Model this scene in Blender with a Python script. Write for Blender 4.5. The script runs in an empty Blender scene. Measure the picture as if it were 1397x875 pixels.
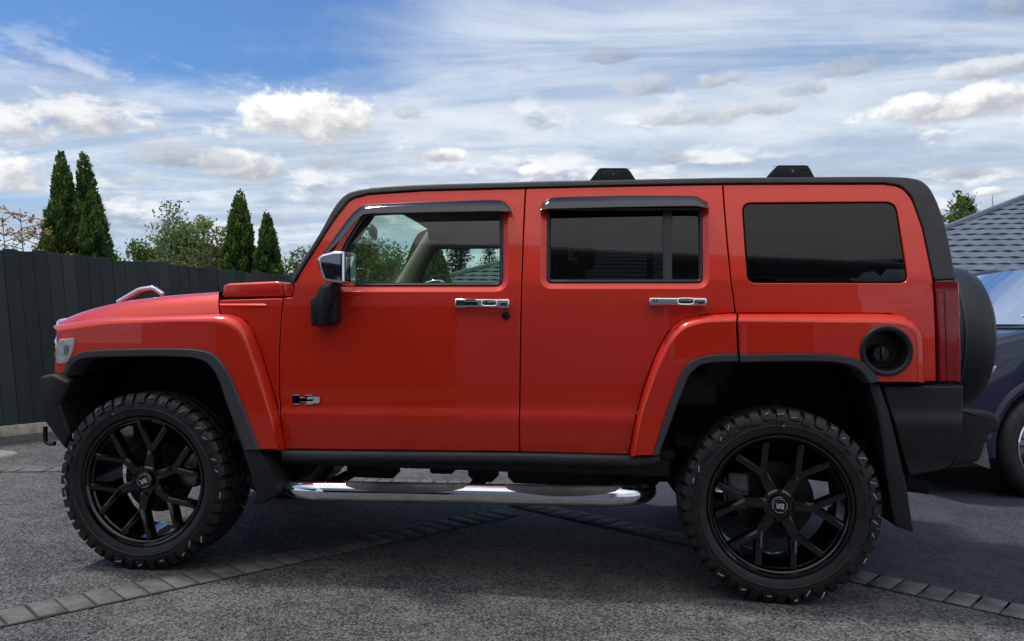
import bpy, bmesh, math, random
import numpy as np
from mathutils import Vector, Matrix
from mathutils.geometry import delaunay_2d_cdt
R_ = math.radians
rnd = random.Random(7)
SC = bpy.context.scene
COL = SC.collection

# ------------------------------------------------------------------ camera
PW, PH, FPX = 1397.0, 875.0, 1087.0
CAM = Vector((0.708, -4.362, 1.126))
YAW, PITCH, ROLL = R_(7.03), R_(0.66), R_(0.77)
Fw = Vector((-math.sin(YAW)*math.cos(PITCH), math.cos(YAW)*math.cos(PITCH), math.sin(PITCH)))
R0 = Vector((math.cos(YAW), math.sin(YAW), 0)); U0 = R0.cross(Fw)
Rt = R0*math.cos(ROLL) + U0*math.sin(ROLL)
Up = U0*math.cos(ROLL) - R0*math.sin(ROLL)
cd = bpy.data.cameras.new('camera'); co = bpy.data.objects.new('camera', cd); COL.objects.link(co)
co.matrix_world = Matrix(((Rt.x, Up.x, -Fw.x, CAM.x), (Rt.y, Up.y, -Fw.y, CAM.y), (Rt.z, Up.z, -Fw.z, CAM.z), (0, 0, 0, 1)))
cd.sensor_width = 36.0; cd.lens = 36.0*FPX/PW; cd.clip_end = 3000; cd.clip_start = 0.05
SC.camera = co

def ray(u, v):
    return Fw + Rt*((u-PW/2)/FPX) + Up*((PH/2-v)/FPX)
def on_y(u, v, y):
    d = ray(u, v); return CAM + d*((y-CAM.y)/d.y)
def on_z(u, v, z=0.0):
    d = ray(u, v); return CAM + d*((z-CAM.z)/d.z)
def on_d(u, v, depth):
    return CAM + ray(u, v)*depth

# ------------------------------------------------------------------ light
SUN = Vector((-0.36, 0.09, 0.93)).normalized()
el = math.asin(SUN.z); az = math.atan2(SUN.x, SUN.y)
SC.view_settings.view_transform = 'Standard'; SC.view_settings.look = 'None'
SC.view_settings.exposure = 0.12; SC.view_settings.gamma = 1.0
sd = bpy.data.lights.new('sun', 'SUN'); sd.energy = 2.2; sd.angle = R_(7.0); sd.color = (1.0, 0.95, 0.88)
so = bpy.data.objects.new('sun', sd); COL.objects.link(so)
so.rotation_euler = SUN.to_track_quat('Z', 'Y').to_euler()

W = bpy.data.worlds.new('World'); SC.world = W; W.use_nodes = True
nt = W.node_tree; nt.nodes.clear()
class NB:
    """tiny node helper"""
    def __init__(s, t): s.t = t
    def n(s, typ, **k):
        o = s.t.nodes.new(typ)
        for a, b in k.items(): setattr(o, a, b)
        return o
    def put(s, sock, v):
        if isinstance(v, bpy.types.NodeSocket): s.t.links.new(v, sock)
        elif isinstance(v, (int, float)): sock.default_value = v
        else: sock.default_value = v if len(v) == len(sock.default_value) else tuple(v)+(1.0,)
    def m(s, op, a, b=0.0, c=0.0, clamp=False):
        o = s.n('ShaderNodeMath', operation=op, use_clamp=clamp)
        s.put(o.inputs[0], a); s.put(o.inputs[1], b); s.put(o.inputs[2], c); return o.outputs[0]
    def mr(s, x, a, b, c=0.0, d=1.0, smooth=True):
        o = s.n('ShaderNodeMapRange', interpolation_type='SMOOTHSTEP' if smooth else 'LINEAR')
        s.put(o.inputs[0], x); o.inputs[1].default_value = a; o.inputs[2].default_value = b
        o.inputs[3].default_value = c; o.inputs[4].default_value = d; return o.outputs[0]
    def mix(s, f, a, b, bt='MIX'):
        o = s.n('ShaderNodeMix', data_type='RGBA', blend_type=bt)
        s.put(o.inputs[0], f); s.put(o.inputs[6], a); s.put(o.inputs[7], b); return o.outputs[2]
    def noise(s, vec, scale, detail=4, rough=0.55, dist=0.0):
        o = s.n('ShaderNodeTexNoise'); s.put(o.inputs['Vector'], vec)
        o.inputs['Scale'].default_value = scale; o.inputs['Detail'].default_value = detail
        o.inputs['Roughness'].default_value = rough; o.inputs['Distortion'].default_value = dist
        return o.outputs[0]
    def comb(s, x, y, z):
        o = s.n('ShaderNodeCombineXYZ'); s.put(o.inputs[0], x); s.put(o.inputs[1], y); s.put(o.inputs[2], z); return o.outputs[0]
b = NB(nt)
sky = b.n('ShaderNodeTexSky', sky_type='NISHITA', sun_disc=False)
sky.sun_elevation = el; sky.sun_rotation = az; sky.air_density = 1.0; sky.dust_density = 0.4; sky.ozone_density = 1.6
tc = b.n('ShaderNodeTexCoord'); sx = b.n('ShaderNodeSeparateXYZ'); nt.links.new(tc.outputs['Generated'], sx.inputs[0])
X, Y, Z = sx.outputs
AZ = b.m('ARCTAN2', X, Y); EL = b.m('ARCSINE', Z)
def azel(u, v):
    d = ray(u, v).normalized(); return math.atan2(d.x, d.y), math.asin(d.z)
PXR = 1/FPX
KS = 10.0     # background strength is 0.1
zz = b.m('ADD', b.m('MAXIMUM', Z, 0.0), 0.10)
PX_, PY_ = b.m('DIVIDE', X, zz), b.m('DIVIDE', Y, zz)
plane = b.comb(PX_, PY_, 0.0)
angv = b.comb(AZ, b.m('MULTIPLY', EL, 2.2), 0.3)
nA = b.noise(plane, 0.9, 7, 0.58, 0.4)                       # broad thin veil
nB = b.noise(b.comb(b.m('MULTIPLY', PX_, 0.55), b.m('MULTIPLY', PY_, 1.6), 3.0), 1.5, 8, 0.62, 0.6)   # streaks
nC = b.noise(angv, 9.0, 6, 0.6, 0.2)
nD = b.noise(b.comb(AZ, b.m('MULTIPLY', EL, 1.5), 5.0), 26.0, 5, 0.62)
nE = b.noise(b.comb(AZ, b.m('MULTIPLY', EL, 4.5), 1.0), 7.0, 6, 0.6, 0.3)
skyc = b.mix(1.0, sky.outputs[0], (0.58, 0.84, 1.12), 'MULTIPLY')
# veil: thin towards the upper left, thick low down and on the right
a0, e0 = azel(330, 60)
lx = b.mr(AZ, azel(250, 100)[0], azel(800, 100)[0])
ly = b.mr(EL, azel(700, 130)[1], azel(700, -260)[1])
cov = b.m('ADD', b.m('MULTIPLY', lx, 0.34), b.m('MULTIPLY', ly, -0.34))
low = b.mr(EL, azel(700, 190)[1], azel(300, 85)[1], 1.0, 0.0)
cov = b.m('ADD', cov, b.m('MULTIPLY', low, 0.36))
cov = b.m('ADD', cov, b.mr(EL, .50, .85, 0.0, .35))
veil = b.mr(b.m('ADD', b.m('ADD', b.m('MULTIPLY', nA, 0.55), b.m('MULTIPLY', nB, 0.45)), cov), 0.50, 0.98, 0.0, 0.96)
vcol = b.mix(b.mr(nB, 0.35, 0.68), (0.44*KS, 0.54*KS, 0.68*KS), (0.74*KS, 0.80*KS, 0.88*KS))
c = b.mix(veil, skyc, vcol)
# low grey stratocumulus bars
bar = b.m('MULTIPLY', b.mr(nE, 0.45, 0.60), b.mr(EL, azel(700, 240)[1]*0.2, azel(700, 105)[1], 0.85, 0.0))
c = b.mix(bar, c, (0.37*KS, 0.44*KS, 0.55*KS))
brt = b.m('MULTIPLY', b.mr(nC, 0.55, 0.75), b.mr(EL, azel(700, 250)[1], azel(700, 90)[1], 0.5, 0.0))
nP = b.noise(b.comb(AZ, b.m('MULTIPLY', EL, 2.6), 7.0), 7.0, 8, .6, .2)
nP2 = b.noise(b.comb(b.m('ADD', AZ, -.012), b.m('MULTIPLY', b.m('ADD', EL, .016), 2.6), 7.0), 7.0, 8, .6, .2)
frag = b.m('MULTIPLY', b.mr(nP, .50, .63), b.mr(EL, azel(700, 215)[1], azel(700, 60)[1], 0.9, 0.0))
c = b.mix(frag, c, b.mix(b.mr(b.m('SUBTRACT', nP, nP2), -.06, .09), (.36*KS, .42*KS, .52*KS), (.86*KS, .88*KS, .91*KS)))
c = b.mix(brt, c, (0.82*KS, 0.86*KS, 0.92*KS))
# bright cloud added behind the camera as unseen fill for the car's near side
fill_cloud = b.m('MULTIPLY', b.mr(Y, 0.25, -0.45), b.mr(Z, 0.28, 0.62))
c = b.mix(b.m('MULTIPLY', fill_cloud, b.mr(nA, .25, .55, .55, 1.0)), c, (1.15*KS, 1.15*KS, 1.15*KS))
# separate cumulus heaps: (u, v, half width, half height, whiteness)
heaps = [(425,166,105,46,1.0),(380,160,55,36,1.0),(130,168,85,24,.75),(10,180,60,32,.8),(15,240,50,32,.9),(330,228,62,27,.8),
         (600,214,36,13,.9),(727,236,23,12,1.0),(560,155,34,14,.3),(885,119,46,17,.25),(1160,92,80,18,.12),(1095,122,38,15,.15),
         (830,77,48,13,.1),(708,94,26,9,.12),(1280,152,95,24,.95),(1360,134,60,22,.9),(1350,96,66,16,.6),(940,160,95,18,.5),
         (1385,8,36,16,.15),(1310,240,50,11,.1),(1352,262,22,7,.9),(925,216,32,12,.12),(985,110,44,12,.35),(460,222,55,18,.3),(250,215,70,22,.2),
         (1040,150,60,14,.4),(170,245,60,16,.35)]
jit = b.m('ADD', b.m('MULTIPLY', b.m('SUBTRACT', nD, 0.5), 1.6), b.m('MULTIPLY', b.m('SUBTRACT', nC, 0.5), 1.1))
for (u, v, hw, hh, wh) in heaps:
    a0, e0 = azel(u, v)
    dx = b.m('MULTIPLY', b.m('SUBTRACT', AZ, a0), FPX/hw)
    dy = b.m('MULTIPLY', b.m('SUBTRACT', EL, e0), FPX/hh)
    dyn = b.m('ADD', dy, b.m('MULTIPLY', b.m('MINIMUM', dy, 0.0), 0.5))
    d2 = b.m('ADD', b.m('MULTIPLY', dx, dx), b.m('MULTIPLY', dyn, dyn))
    dens = b.mr(b.m('ADD', b.m('SUBTRACT', 1.0, d2), b.m('MULTIPLY', jit, 1.6+1.3*(1-wh))), -0.05, 0.70 + 0.5*(1-wh), 0.0, 0.6+0.38*wh)
    lit = b.mr(b.m('ADD', b.m('ADD', b.m('MULTIPLY', dy, 1.0), b.m('MULTIPLY', dx, -0.28)), b.m('MULTIPLY', b.m('SUBTRACT', nD, 0.5), 3.2)), -0.75, 0.78)
    hi = tuple(KS*(g0+(q-g0)*wh) for q, g0 in zip((1.04, 1.03, 1.01), (.43,.48,.56))); lo_ = tuple(KS*(g0+(q-g0)*wh) for q, g0 in zip((0.48, 0.50, 0.54), (.23,.27,.34)))
    c = b.mix(dens, c, b.mix(lit, lo_, hi))
bg = b.n('ShaderNodeBackground'); b.put(bg.inputs[0], c); bg.inputs[1].default_value = 0.10
wo = b.n('ShaderNodeOutputWorld'); nt.links.new(bg.outputs[0], wo.inputs[0])
W.cycles.sampling_method = 'MANUAL'; W.cycles.sample_map_resolution = 1024

# ------------------------------------------------------------------ materials
MATS = {}
def mat(name, base=(.5,.5,.5), rough=.5, metal=0.0, coat=0.0, spec=0.5, var=0.0, vscale=8.0, bump=0.0, bscale=60.0, coord='Object', coat_rough=0.03):
    m = bpy.data.materials.new(name); m.use_nodes = True; t = m.node_tree; q = NB(t)
    p = t.nodes['Principled BSDF']
    p.inputs['Base Color'].default_value = (*base, 1); p.inputs['Roughness'].default_value = rough
    p.inputs['Metallic'].default_value = metal; p.inputs['Coat Weight'].default_value = coat
    p.inputs['Coat Roughness'].default_value = coat_rough; p.inputs['Specular IOR Level'].default_value = spec
    tcn = q.n('ShaderNodeTexCoord'); v = tcn.outputs[coord]
    if var:
        f = q.noise(v, vscale, 5, 0.6)
        col = q.mix(q.mr(f, .3, .7), tuple(x*(1-var) for x in base), tuple(min(1, x*(1+var)) for x in base))
        t.links.new(col, p.inputs['Base Color'])
        r = q.mr(q.noise(v, vscale*2.3, 4), .3, .7, max(0, rough-.08), min(1, rough+.08)); t.links.new(r, p.inputs['Roughness'])
    if bump:
        bn = q.n('ShaderNodeBump'); bn.inputs['Strength'].default_value = bump; bn.inputs['Distance'].default_value = 0.004
        t.links.new(q.noise(v, bscale, 3), bn.inputs['Height']); t.links.new(bn.outputs[0], p.inputs['Normal'])
    MATS[name] = m; return m

def paint(name, base, flake, deep):
    m = mat(name, base, .42, .0, 1.0, 0.5, coat_rough=0.015); t = m.node_tree; q = NB(t); p = t.nodes['Principled BSDF']
    tcn = q.n('ShaderNodeTexCoord'); v = tcn.outputs['Object']
    f = q.noise(v, 900.0, 2, .6)
    col = q.mix(q.mr(f, .42, .68), deep, flake)
    t.links.new(col, p.inputs['Base Color'])
    p.inputs['Metallic'].default_value = 0.2; p.inputs['Specular IOR Level'].default_value = .3; p.inputs['Coat IOR'].default_value = 1.45
    r = q.mr(q.noise(v, 3.0, 4), .3, .7, .36, .46); t.links.new(r, p.inputs['Roughness'])
    # faint road film raises coat roughness low on the panels
    t.links.new(q.mr(q.noise(v, 6.0, 6, .65), .35, .75, .006, .025), p.inputs['Coat Roughness'])
    return m
RED = paint('red_paint', (.68,.024,.004), (.92,.038,.005), (.55,.016,.003))
BLUE = paint('blue_paint', (.002,.008,.045), (.005,.016,.085), (.0015,.005,.024))
PLAST = mat('black_plastic', (.009,.010,.012), .48, spec=.4, var=.18, vscale=5, bump=.35, bscale=420)
PLASTD = mat('dark_liner', (.006,.006,.0065), .8, var=.2)
TRIM = mat('grey_trim', (.046,.048,.056), .5, var=.12, vscale=4, bump=.3, bscale=420)
ROOFT = mat('roof_plastic', (.026,.027,.031), .52, var=.12, vscale=4, bump=.3, bscale=420)
SMOKE = mat('smoked_acrylic', (.008,.010,.02), .08, coat=.6)
GLOSSB = mat('gloss_black', (.003,.003,.0035), .10, coat=.6, spec=.4)
RUB = mat('tyre_rubber', (.0105,.0105,.011), .52, var=.55, vscale=14, bump=.25, bscale=90)
SEAL = mat('rubber_seal', (.022,.023,.026), .45)
CHROME = mat('chrome', (.78,.79,.81), .06, 1.0, var=.03, vscale=20)
STEEL = mat('worn_steel', (.20,.19,.18), .4, .9, var=.3, vscale=12)
LENS_R = mat('red_lens', (.26,.001,.006), .15, coat=.5, spec=.3, var=.12, vscale=40)
LENS_C = mat('clear_lens', (.42,.42,.44), .15, coat=1.0, var=.25, vscale=50)
BEIGE = mat('beige_trim', (.42,.36,.25), .7, var=.08)
HEADL = mat('headliner', (.30,.30,.29), .85, var=.06)
CHAR = mat('charcoal_cloth', (.025,.025,.027), .85, var=.15, bump=.2)
CAPM = mat('silver_print', (.55,.57,.60), .35, .15)
GLINT = mat('pale_glint', (.30,.30,.30), .6)  # plain grey that paints in the light glints on the tyre lugs
YEL = mat('yellow_dot', (.45,.38,.05), .6)
def glass(name, tint, refl_ior=1.5):
    m = bpy.data.materials.new(name); m.use_nodes = True; t = m.node_tree; t.nodes.clear(); q = NB(t)
    tr = q.n('ShaderNodeBsdfTransparent'); tr.inputs[0].default_value = (*tint, 1)
    gl = q.n('ShaderNodeBsdfGlossy'); gl.inputs['Roughness'].default_value = 0.004; gl.inputs[0].default_value = (1, 1, 1, 1)
    tcn = q.n('ShaderNodeTexCoord'); bn = q.n('ShaderNodeBump'); bn.inputs['Strength'].default_value = .05; bn.inputs['Distance'].default_value = .01
    t.links.new(q.noise(tcn.outputs['Object'], 2.0, 2), bn.inputs['Height']); t.links.new(bn.outputs[0], gl.inputs['Normal'])
    fr = q.n('ShaderNodeFresnel'); fr.inputs[0].default_value = refl_ior
    mx = q.n('ShaderNodeMixShader'); t.links.new(fr.outputs[0], mx.inputs[0]); t.links.new(tr.outputs[0], mx.inputs[1]); t.links.new(gl.outputs[0], mx.inputs[2])
    o = q.n('ShaderNodeOutputMaterial'); t.links.new(mx.outputs[0], o.inputs[0]); return m
GDARK = glass('dark_privacy_glass', (.055,.06,.075), 1.42)
GWIND = glass('windscreen_glass', (.14,.16,.17), 1.25)
GCLEAR = glass('clear_green_glass', (.74,.88,.82), 1.6)
GTINT = glass('privacy_glass', (.17,.19,.22), 1.45)

# ------------------------------------------------------------------ object helpers
def tag(o, label=None, cat=None, group=None, kind=None):
    if label: o['label'] = label
    if cat: o['category'] = cat
    if group: o['group'] = group
    if kind: o['kind'] = kind
    return o
def empty(name, loc=(0,0,0), rz=0.0):
    o = bpy.data.objects.new(name, None); COL.objects.link(o); o.location = loc; o.rotation_euler = (0,0,rz); o.empty_display_size = .2; return o
MIR = {}
def link(me, name, m, parent):
    o = bpy.data.objects.new(name, me); COL.objects.link(o)
    if m: me.materials.append(m)
    if parent: o.parent = parent
    return o
def mk(name, vs, fs, m, parent=None, mir=False, nrm=None, smooth=True, sharp=38, loc=None):
    me = bpy.data.meshes.new(name); me.from_pydata([tuple(v) for v in vs], [], [tuple(f) for f in fs]); me.update()
    if smooth:
        me.shade_smooth()
        if nrm is not None: me.normals_split_custom_set_from_vertices([tuple(n) for n in nrm])
        else: me.set_sharp_from_angle(angle=R_(sharp))
    o = link(me, name, m, parent)
    if loc: o.location = loc
    if mir:
        v2 = [(v[0], -v[1], v[2]) for v in vs]; f2 = [tuple(reversed(f)) for f in fs]
        n2 = None if nrm is None else [(n[0], -n[1], n[2]) for n in nrm]
        MIR[o.name] = mk(name, v2, f2, m, MIR.get(parent.name, parent) if parent else None, False, n2, smooth, sharp)
    return o
class G:
    """collects shapes into one mesh"""
    def __init__(s): s.v = []; s.f = []
    def add(s, vs, fs):
        k = len(s.v); s.v += [tuple(v) for v in vs]; s.f += [tuple(i+k for i in f) for f in fs]; return s
    def bm(s, bm):
        bm.verts.ensure_lookup_table(); bm.verts.index_update()
        s.add([tuple(v.co) for v in bm.verts], [[v.index for v in f.verts] for f in bm.faces]); bm.free(); return s
    def box(s, lo, hi, bev=0.0, seg=2, M=None, taper=None):
        bm = bmesh.new(); bmesh.ops.create_cube(bm, size=1.0)
        for v in bm.verts:
            v.co = Vector([lo[i] + (v.co[i]+.5)*(hi[i]-lo[i]) for i in range(3)])
        if bev: bmesh.ops.bevel(bm, geom=bm.edges[:], offset=bev, segments=seg, profile=.5, affect='EDGES')
        if M: bmesh.ops.transform(bm, matrix=M, verts=bm.verts[:])
        return s.bm(bm)
    def prism(s, pts, axis, a, b_, bev=0.0, seg=2, scale_b=None):
        """pts: 2D polygon; axis 'y' -> (x,z) extruded in y, 'x' -> (y,z), 'z' -> (x,y)"""
        def mk3(p, t):
            return {'y': (p[0], t, p[1]), 'x': (t, p[0], p[1]), 'z': (p[0], p[1], t)}[axis]
        bm = bmesh.new(); n = len(pts)
        A = [bm.verts.new(mk3(p, a)) for p in pts]
        if scale_b:
            cx = sum(p[0] for p in pts)/n; cz = sum(p[1] for p in pts)/n
            pb = [(cx+(p[0]-cx)*scale_b, cz+(p[1]-cz)*scale_b) for p in pts]
        else: pb = pts
        B = [bm.verts.new(mk3(p, b_)) for p in pb]
        bm.faces.new(A); bm.faces.new(list(reversed(B)))
        for i in range(n): bm.faces.new([A[i], B[i], B[(i+1) % n], A[(i+1) % n]])
        bmesh.ops.recalc_face_normals(bm, faces=bm.faces[:])
        if bev: bmesh.ops.bevel(bm, geom=[e for e in bm.edges if e.calc_face_angle(0) > R_(25)], offset=bev, segments=seg, profile=.5, affect='EDGES')
        return s.bm(bm)
    def tube(s, path, r, n=10, caps=True):
        path = [Vector(p) for p in path]; k = len(path); rs = r if isinstance(r, (list, tuple)) else [r]*k
        vs, fs = [], []
        prev = None
        for i, p in enumerate(path):
            t = (path[min(i+1, k-1)]-path[max(i-1, 0)]).normalized()
            if prev is None:
                a = Vector((0,0,1)) if abs(t.z) < .9 else Vector((1,0,0)); nn = t.cross(a).normalized()
            else: nn = (prev - t*prev.dot(t)).normalized()
            prev = nn; bb = t.cross(nn)
            for j in range(n):
                a = 2*math.pi*j/n; vs.append(p + (nn*math.cos(a)+bb*math.sin(a))*rs[i])
        for i in range(k-1):
            for j in range(n): fs.append((i*n+j, i*n+(j+1) % n, (i+1)*n+(j+1) % n, (i+1)*n+j))
        if caps: fs += [tuple(range(n-1, -1, -1)), tuple((k-1)*n+j for j in range(n))]
        return s.add(vs, fs)
    def lathe(s, prof, n=48, axis='y', c=(0,0,0), close=False):
        """prof: (r, t) pairs, t along axis"""
        vs, fs = [], []; k = len(prof)
        for (r, t) in prof:
            for j in range(n):
                a = 2*math.pi*j/n; p, q = r*math.cos(a), r*math.sin(a)
                vs.append({'y': (c[0]+p, c[1]+t, c[2]+q), 'x': (c[0]+t, c[1]+p, c[2]+q), 'z': (c[0]+p, c[1]+q, c[2]+t)}[axis])
        for i in range(k-1 + (1 if close else 0)):
            i2 = (i+1) % k
            for j in range(n): fs.append((i*n+j, i2*n+j, i2*n+(j+1) % n, i*n+(j+1) % n))
        return s.add(vs, fs)
    def loft(s, lines, closed=False):
        k = len(lines[0]); vs = [p for L in lines for p in L]; fs = []
        for i in range(len(lines)-1):
            for j in range(k if closed else k-1):
                j2 = (j+1) % k; fs.append((i*k+j, i*k+j2, (i+1)*k+j2, (i+1)*k+j))
        return s.add(vs, fs)
    def build(s, name, m, parent=None, mir=False, sharp=38, smooth=True, recalc=False, loc=None):
        if recalc:
            bm = bmesh.new(); vv = [bm.verts.new(v) for v in s.v]
            for f in s.f:
                try: bm.faces.new([vv[i] for i in f])
                except ValueError: pass
            bmesh.ops.recalc_face_normals(bm, faces=bm.faces[:]); s.v, s.f = [], []; s.bm(bm)
        return mk(name, s.v, s.f, m, parent, mir, None, smooth, sharp, loc)

def fil(pts, n=7):
    """px polygon with optional corner radius as third item"""
    out = []; k = len(pts)
    for i, p in enumerate(pts):
        if len(p) < 3: out.append((p[0], p[1])); continue
        a = Vector(pts[i-1][:2]); c = Vector(p[:2]); d = Vector(pts[(i+1) % k][:2])
        r = p[2]; ta = (a-c); td = (d-c)
        ra = min(r, ta.length*.48); rd = min(r, td.length*.48)
        s = c+ta.normalized()*ra; e = c+td.normalized()*rd
        for j in range(n+1):
            t = j/n; q = s*(1-t)**2 + c*2*t*(1-t) + e*t*t; out.append((q.x, q.y))
    return out
def cr(pts, n=6):
    """Catmull-Rom through points (any dimension)"""
    P_ = [np.array(p, float) for p in pts]; P_ = [2*P_[0]-P_[1]] + P_ + [2*P_[-1]-P_[-2]]; out = []
    for i in range(1, len(P_)-2):
        for j in range(n):
            t = j/n; a, b2, c2, d = P_[i-1:i+3]
            out.append(.5*((2*b2)+(-a+c2)*t+(2*a-5*b2+4*c2-d)*t*t+(-a+3*b2-3*c2+d)*t**3))
    out.append(P_[-2]); return out

# ------------------------------------------------------------------ red wagon: side surface
PROF = [(.30,.845),(.58,.848),(.615,.862),(.725,.884),(.737,.8845),(.772,.872),(.785,.8715),(.95,.878),(1.10,.879),(1.24,.872),(1.33,.862),(1.40,.845),(1.55,.808),(1.70,.768),(1.80,.738),(2.0,.67)]
_pz = np.array([p[0] for p in PROF]); _py = np.array([p[1] for p in PROF])
def Yb(x, z):
    # pitch of the body: profile heights follow the body line (nose about 1 deg down)
    zl = z - 0.016*x
    t = np.interp([zl-.012, zl-.004, zl+.004, zl+.012], _pz, _py).mean()
    return t - 0.010*(x/1.8)**2 - (max(0, -x-1.7)**2)*.35 - (max(0, x-1.98)**2)*.5
def S(u, v, off=0.0, Yf=None):
    Yf = Yf or Yb; y = -.86
    for _ in range(9):
        p = on_y(u, v, y); y = -(Yf(p.x, p.z)+off)
    p = on_y(u, v, y); return p
def Yfl(x, z):     # outer face of the flares
    f = max(0, -x-1.72); r = max(0, x-1.75)
    return .945 - .012*abs(z-.95) - f*f*.55 - r*r*.2
def sheet(x, z, off, Yf): return (x, -(Yf(x, z)+off), z)
def area2(p): return .5*sum(p[i][0]*p[(i+1) % len(p)][1]-p[(i+1) % len(p)][0]*p[i][1] for i in range(len(p)))
def dens(p, d=.02):
    out = []; k = len(p)
    for i in range(k):
        a = Vector(p[i]); c = Vector(p[(i+1) % k]); L = (c-a).length
        if L < 1e-5: continue
        m = max(1, int(L/d+.5))
        for j in range(m): q = a.lerp(c, j/m); out.append((q.x, q.y))
    return out
def offs(p, d):
    """move a CCW polygon outward by d"""
    k = len(p); out = []
    for i in range(k):
        a, c, e = Vector(p[i-1]), Vector(p[i]), Vector(p[(i+1) % k])
        t1 = (c-a).normalized(); t2 = (e-c).normalized()
        n1 = Vector((t1.y, -t1.x)); n2 = Vector((t2.y, -t2.x)); n = n1+n2
        if n.length < 1e-6: n = n1
        n.normalize(); s = 1/max(.55, n.dot(n1)); q = c+n*d*s; out.append((q.x, q.y))
    return out
def inside(p, x, z):
    r = False; k = len(p); j = k-1
    for i in range(k):
        if (p[i][1] > z) != (p[j][1] > z) and x < (p[j][0]-p[i][0])*(z-p[i][1])/(p[j][1]-p[i][1])+p[i][0]: r = not r
        j = i
    return r
def to2(px, Yf=None, off=0.0):
    q = [S(u, v, off, Yf) for (u, v) in fil(px)]; p = [(a.x, a.z) for a in q]
    if area2(p) < 0: p.reverse()
    return dens(p)
def panel(name, outer, holes, m, parent, Yf=None, off=0.0, gap=.0025, edge=.004, depth=.03, grid=.03, mir=True, bevel=(0,0)):
    """sheet of the body surface with rounded edges; outer/holes are 2D (x,z) CCW loops; bevel=(width,depth) on the holes"""
    Yf = Yf or Yb
    outer = offs(outer, -gap); oin = offs(outer, -edge)
    V2 = []; E = []; loops = []
    for lp in [oin]+[offs(h, edge) for h in holes]:
        k0 = len(V2); V2 += lp; E += [(k0+i, k0+(i+1) % len(lp)) for i in range(len(lp))]; loops.append((k0, len(lp)))
    xs = [p[0] for p in oin]; zs = [p[1] for p in oin]
    B = np.array(V2); r = 0
    hl = [offs(h, edge) for h in holes]
    z = min(zs)+grid/2
    while z < max(zs):
        x = min(xs)+(grid/2 if r % 2 else 0); r += 1
        while x < max(xs):
            if inside(oin, x, z) and not any(inside(h, x, z) for h in hl) and ((B-np.array((x, z)))**2).sum(1).min() > (grid*.45)**2:
                V2.append((x, z))
            x += grid
        z += grid*.87
    nv = len(V2)
    vv, _, ff, ov, _, _ = delaunay_2d_cdt([Vector(p) for p in V2], E, [], 0, 1e-6)
    # map back to my indices
    mp = [o[0] if o else -1 for o in ov]
    F = []
    for f in ff:
        c_ = [sum(vv[i][k] for i in f)/3 for k in (0, 1)]
        if inside(oin, *c_) and not any(inside(h, *c_) for h in hl):
            g = [mp[i] for i in f]
            if -1 in g: continue
            a = area2([V2[i] for i in g]); F.append(tuple(g if a > 0 else reversed(g)))
    V = [sheet(x, z, off, Yf) for (x, z) in V2]
    def nr(x, z):
        h = .012; gx = (Yf(x+h, z)-Yf(x-h, z))/(2*h); gz = (Yf(x, z+h)-Yf(x, z-h))/(2*h)
        return np.array(Vector((-gx, -1, -gz)).normalized())
    N = [nr(x, z) for (x, z) in V2]
    def ring(base, k, loop2, o, nf):
        s0 = len(V)
        for i, (x, z) in enumerate(loop2): V.append(sheet(x, z, o, Yf)); N.append(nf(i))
        return s0
    def strip(a, b2, k, flip):
        for i in range(k):
            q = (a+i, b2+i, b2+(i+1) % k, a+(i+1) % k); F.append(q if flip else tuple(reversed(q)))
    def out2(lp, i, sgn):
        a, e = lp[i-1], lp[(i+1) % len(lp)]; t = Vector((e[0]-a[0], e[1]-a[1])).normalized()
        return np.array((t.y*sgn, 0, -t.x*sgn))
    k0, k = loops[0]
    on = [out2(outer, i, 1) for i in range(k)]
    nb = lambda w: (lambda i: tuple(Vector(on[i]*w + N[k0+i]*(1-w)).normalized()))
    a = ring(k0, k, outer, off-edge*.6, nb(.75)); strip(k0, a, k, True)
    a1 = ring(a, k, outer, off-edge*.61, nb(1.0)); c1 = ring(a, k, outer, off-depth, nb(1.0)); strip(a1, c1, k, True)
    for hi_, h in enumerate(holes):
        k0, k = loops[1+hi_]
        on2 = [out2(h, i, -1) for i in range(k)]
        w, d = bevel
        if w:
            th = math.atan2(d, w); wv = math.sin(th)
            hb = lambda q: (lambda i: tuple(Vector(on2[i]*q + N[k0+i]*(1-q)).normalized()))
            tn = lambda i: tuple(Vector(on2[i]*math.sin(th) + N[k0+i]*math.cos(th)).normalized())
            inner = offs(h, -w)
            a = ring(k0, k, h, off-.0015, hb(.3)); strip(k0, a, k, False)
            a1 = ring(k0, k, h, off-.0016, tn); b1 = ring(k0, k, inner, off-d, tn); strip(a1, b1, k, False)
            b2 = ring(k0, k, inner, off-d-.001, lambda i: tuple(on2[i])); c2 = ring(k0, k, inner, off-d-.03, lambda i: tuple(on2[i])); strip(b2, c2, k, False)
        else:
            a = ring(k0, k, h, off-edge*.6, lambda i: tuple(Vector(on2[i]*.75+N[k0+i]*.25).normalized())); strip(k0, a, k, False)
            a1 = ring(k0, k, h, off-edge*.61, lambda i: tuple(on2[i])); c1 = ring(k0, k, h, off-depth, lambda i: tuple(on2[i])); strip(a1, c1, k, False)
    return mk(name, V, F, m, parent, mir, N)
def ringmesh(name, loops, m, parent, mir=True, Yf=None):
    """loops: list of (2D loop, off)"""
    g = G(); g.loft([[sheet(x, z, o, Yf or Yb) for (x, z) in lp] for lp, o in loops], closed=True)
    return g.build(name, m, parent, mir, sharp=50, recalc=True)
def lines(px, off, Yf=None, n=6):
    return [tuple(S(p[0], p[1], off, Yf)) for p in cr(px, n)]

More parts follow.
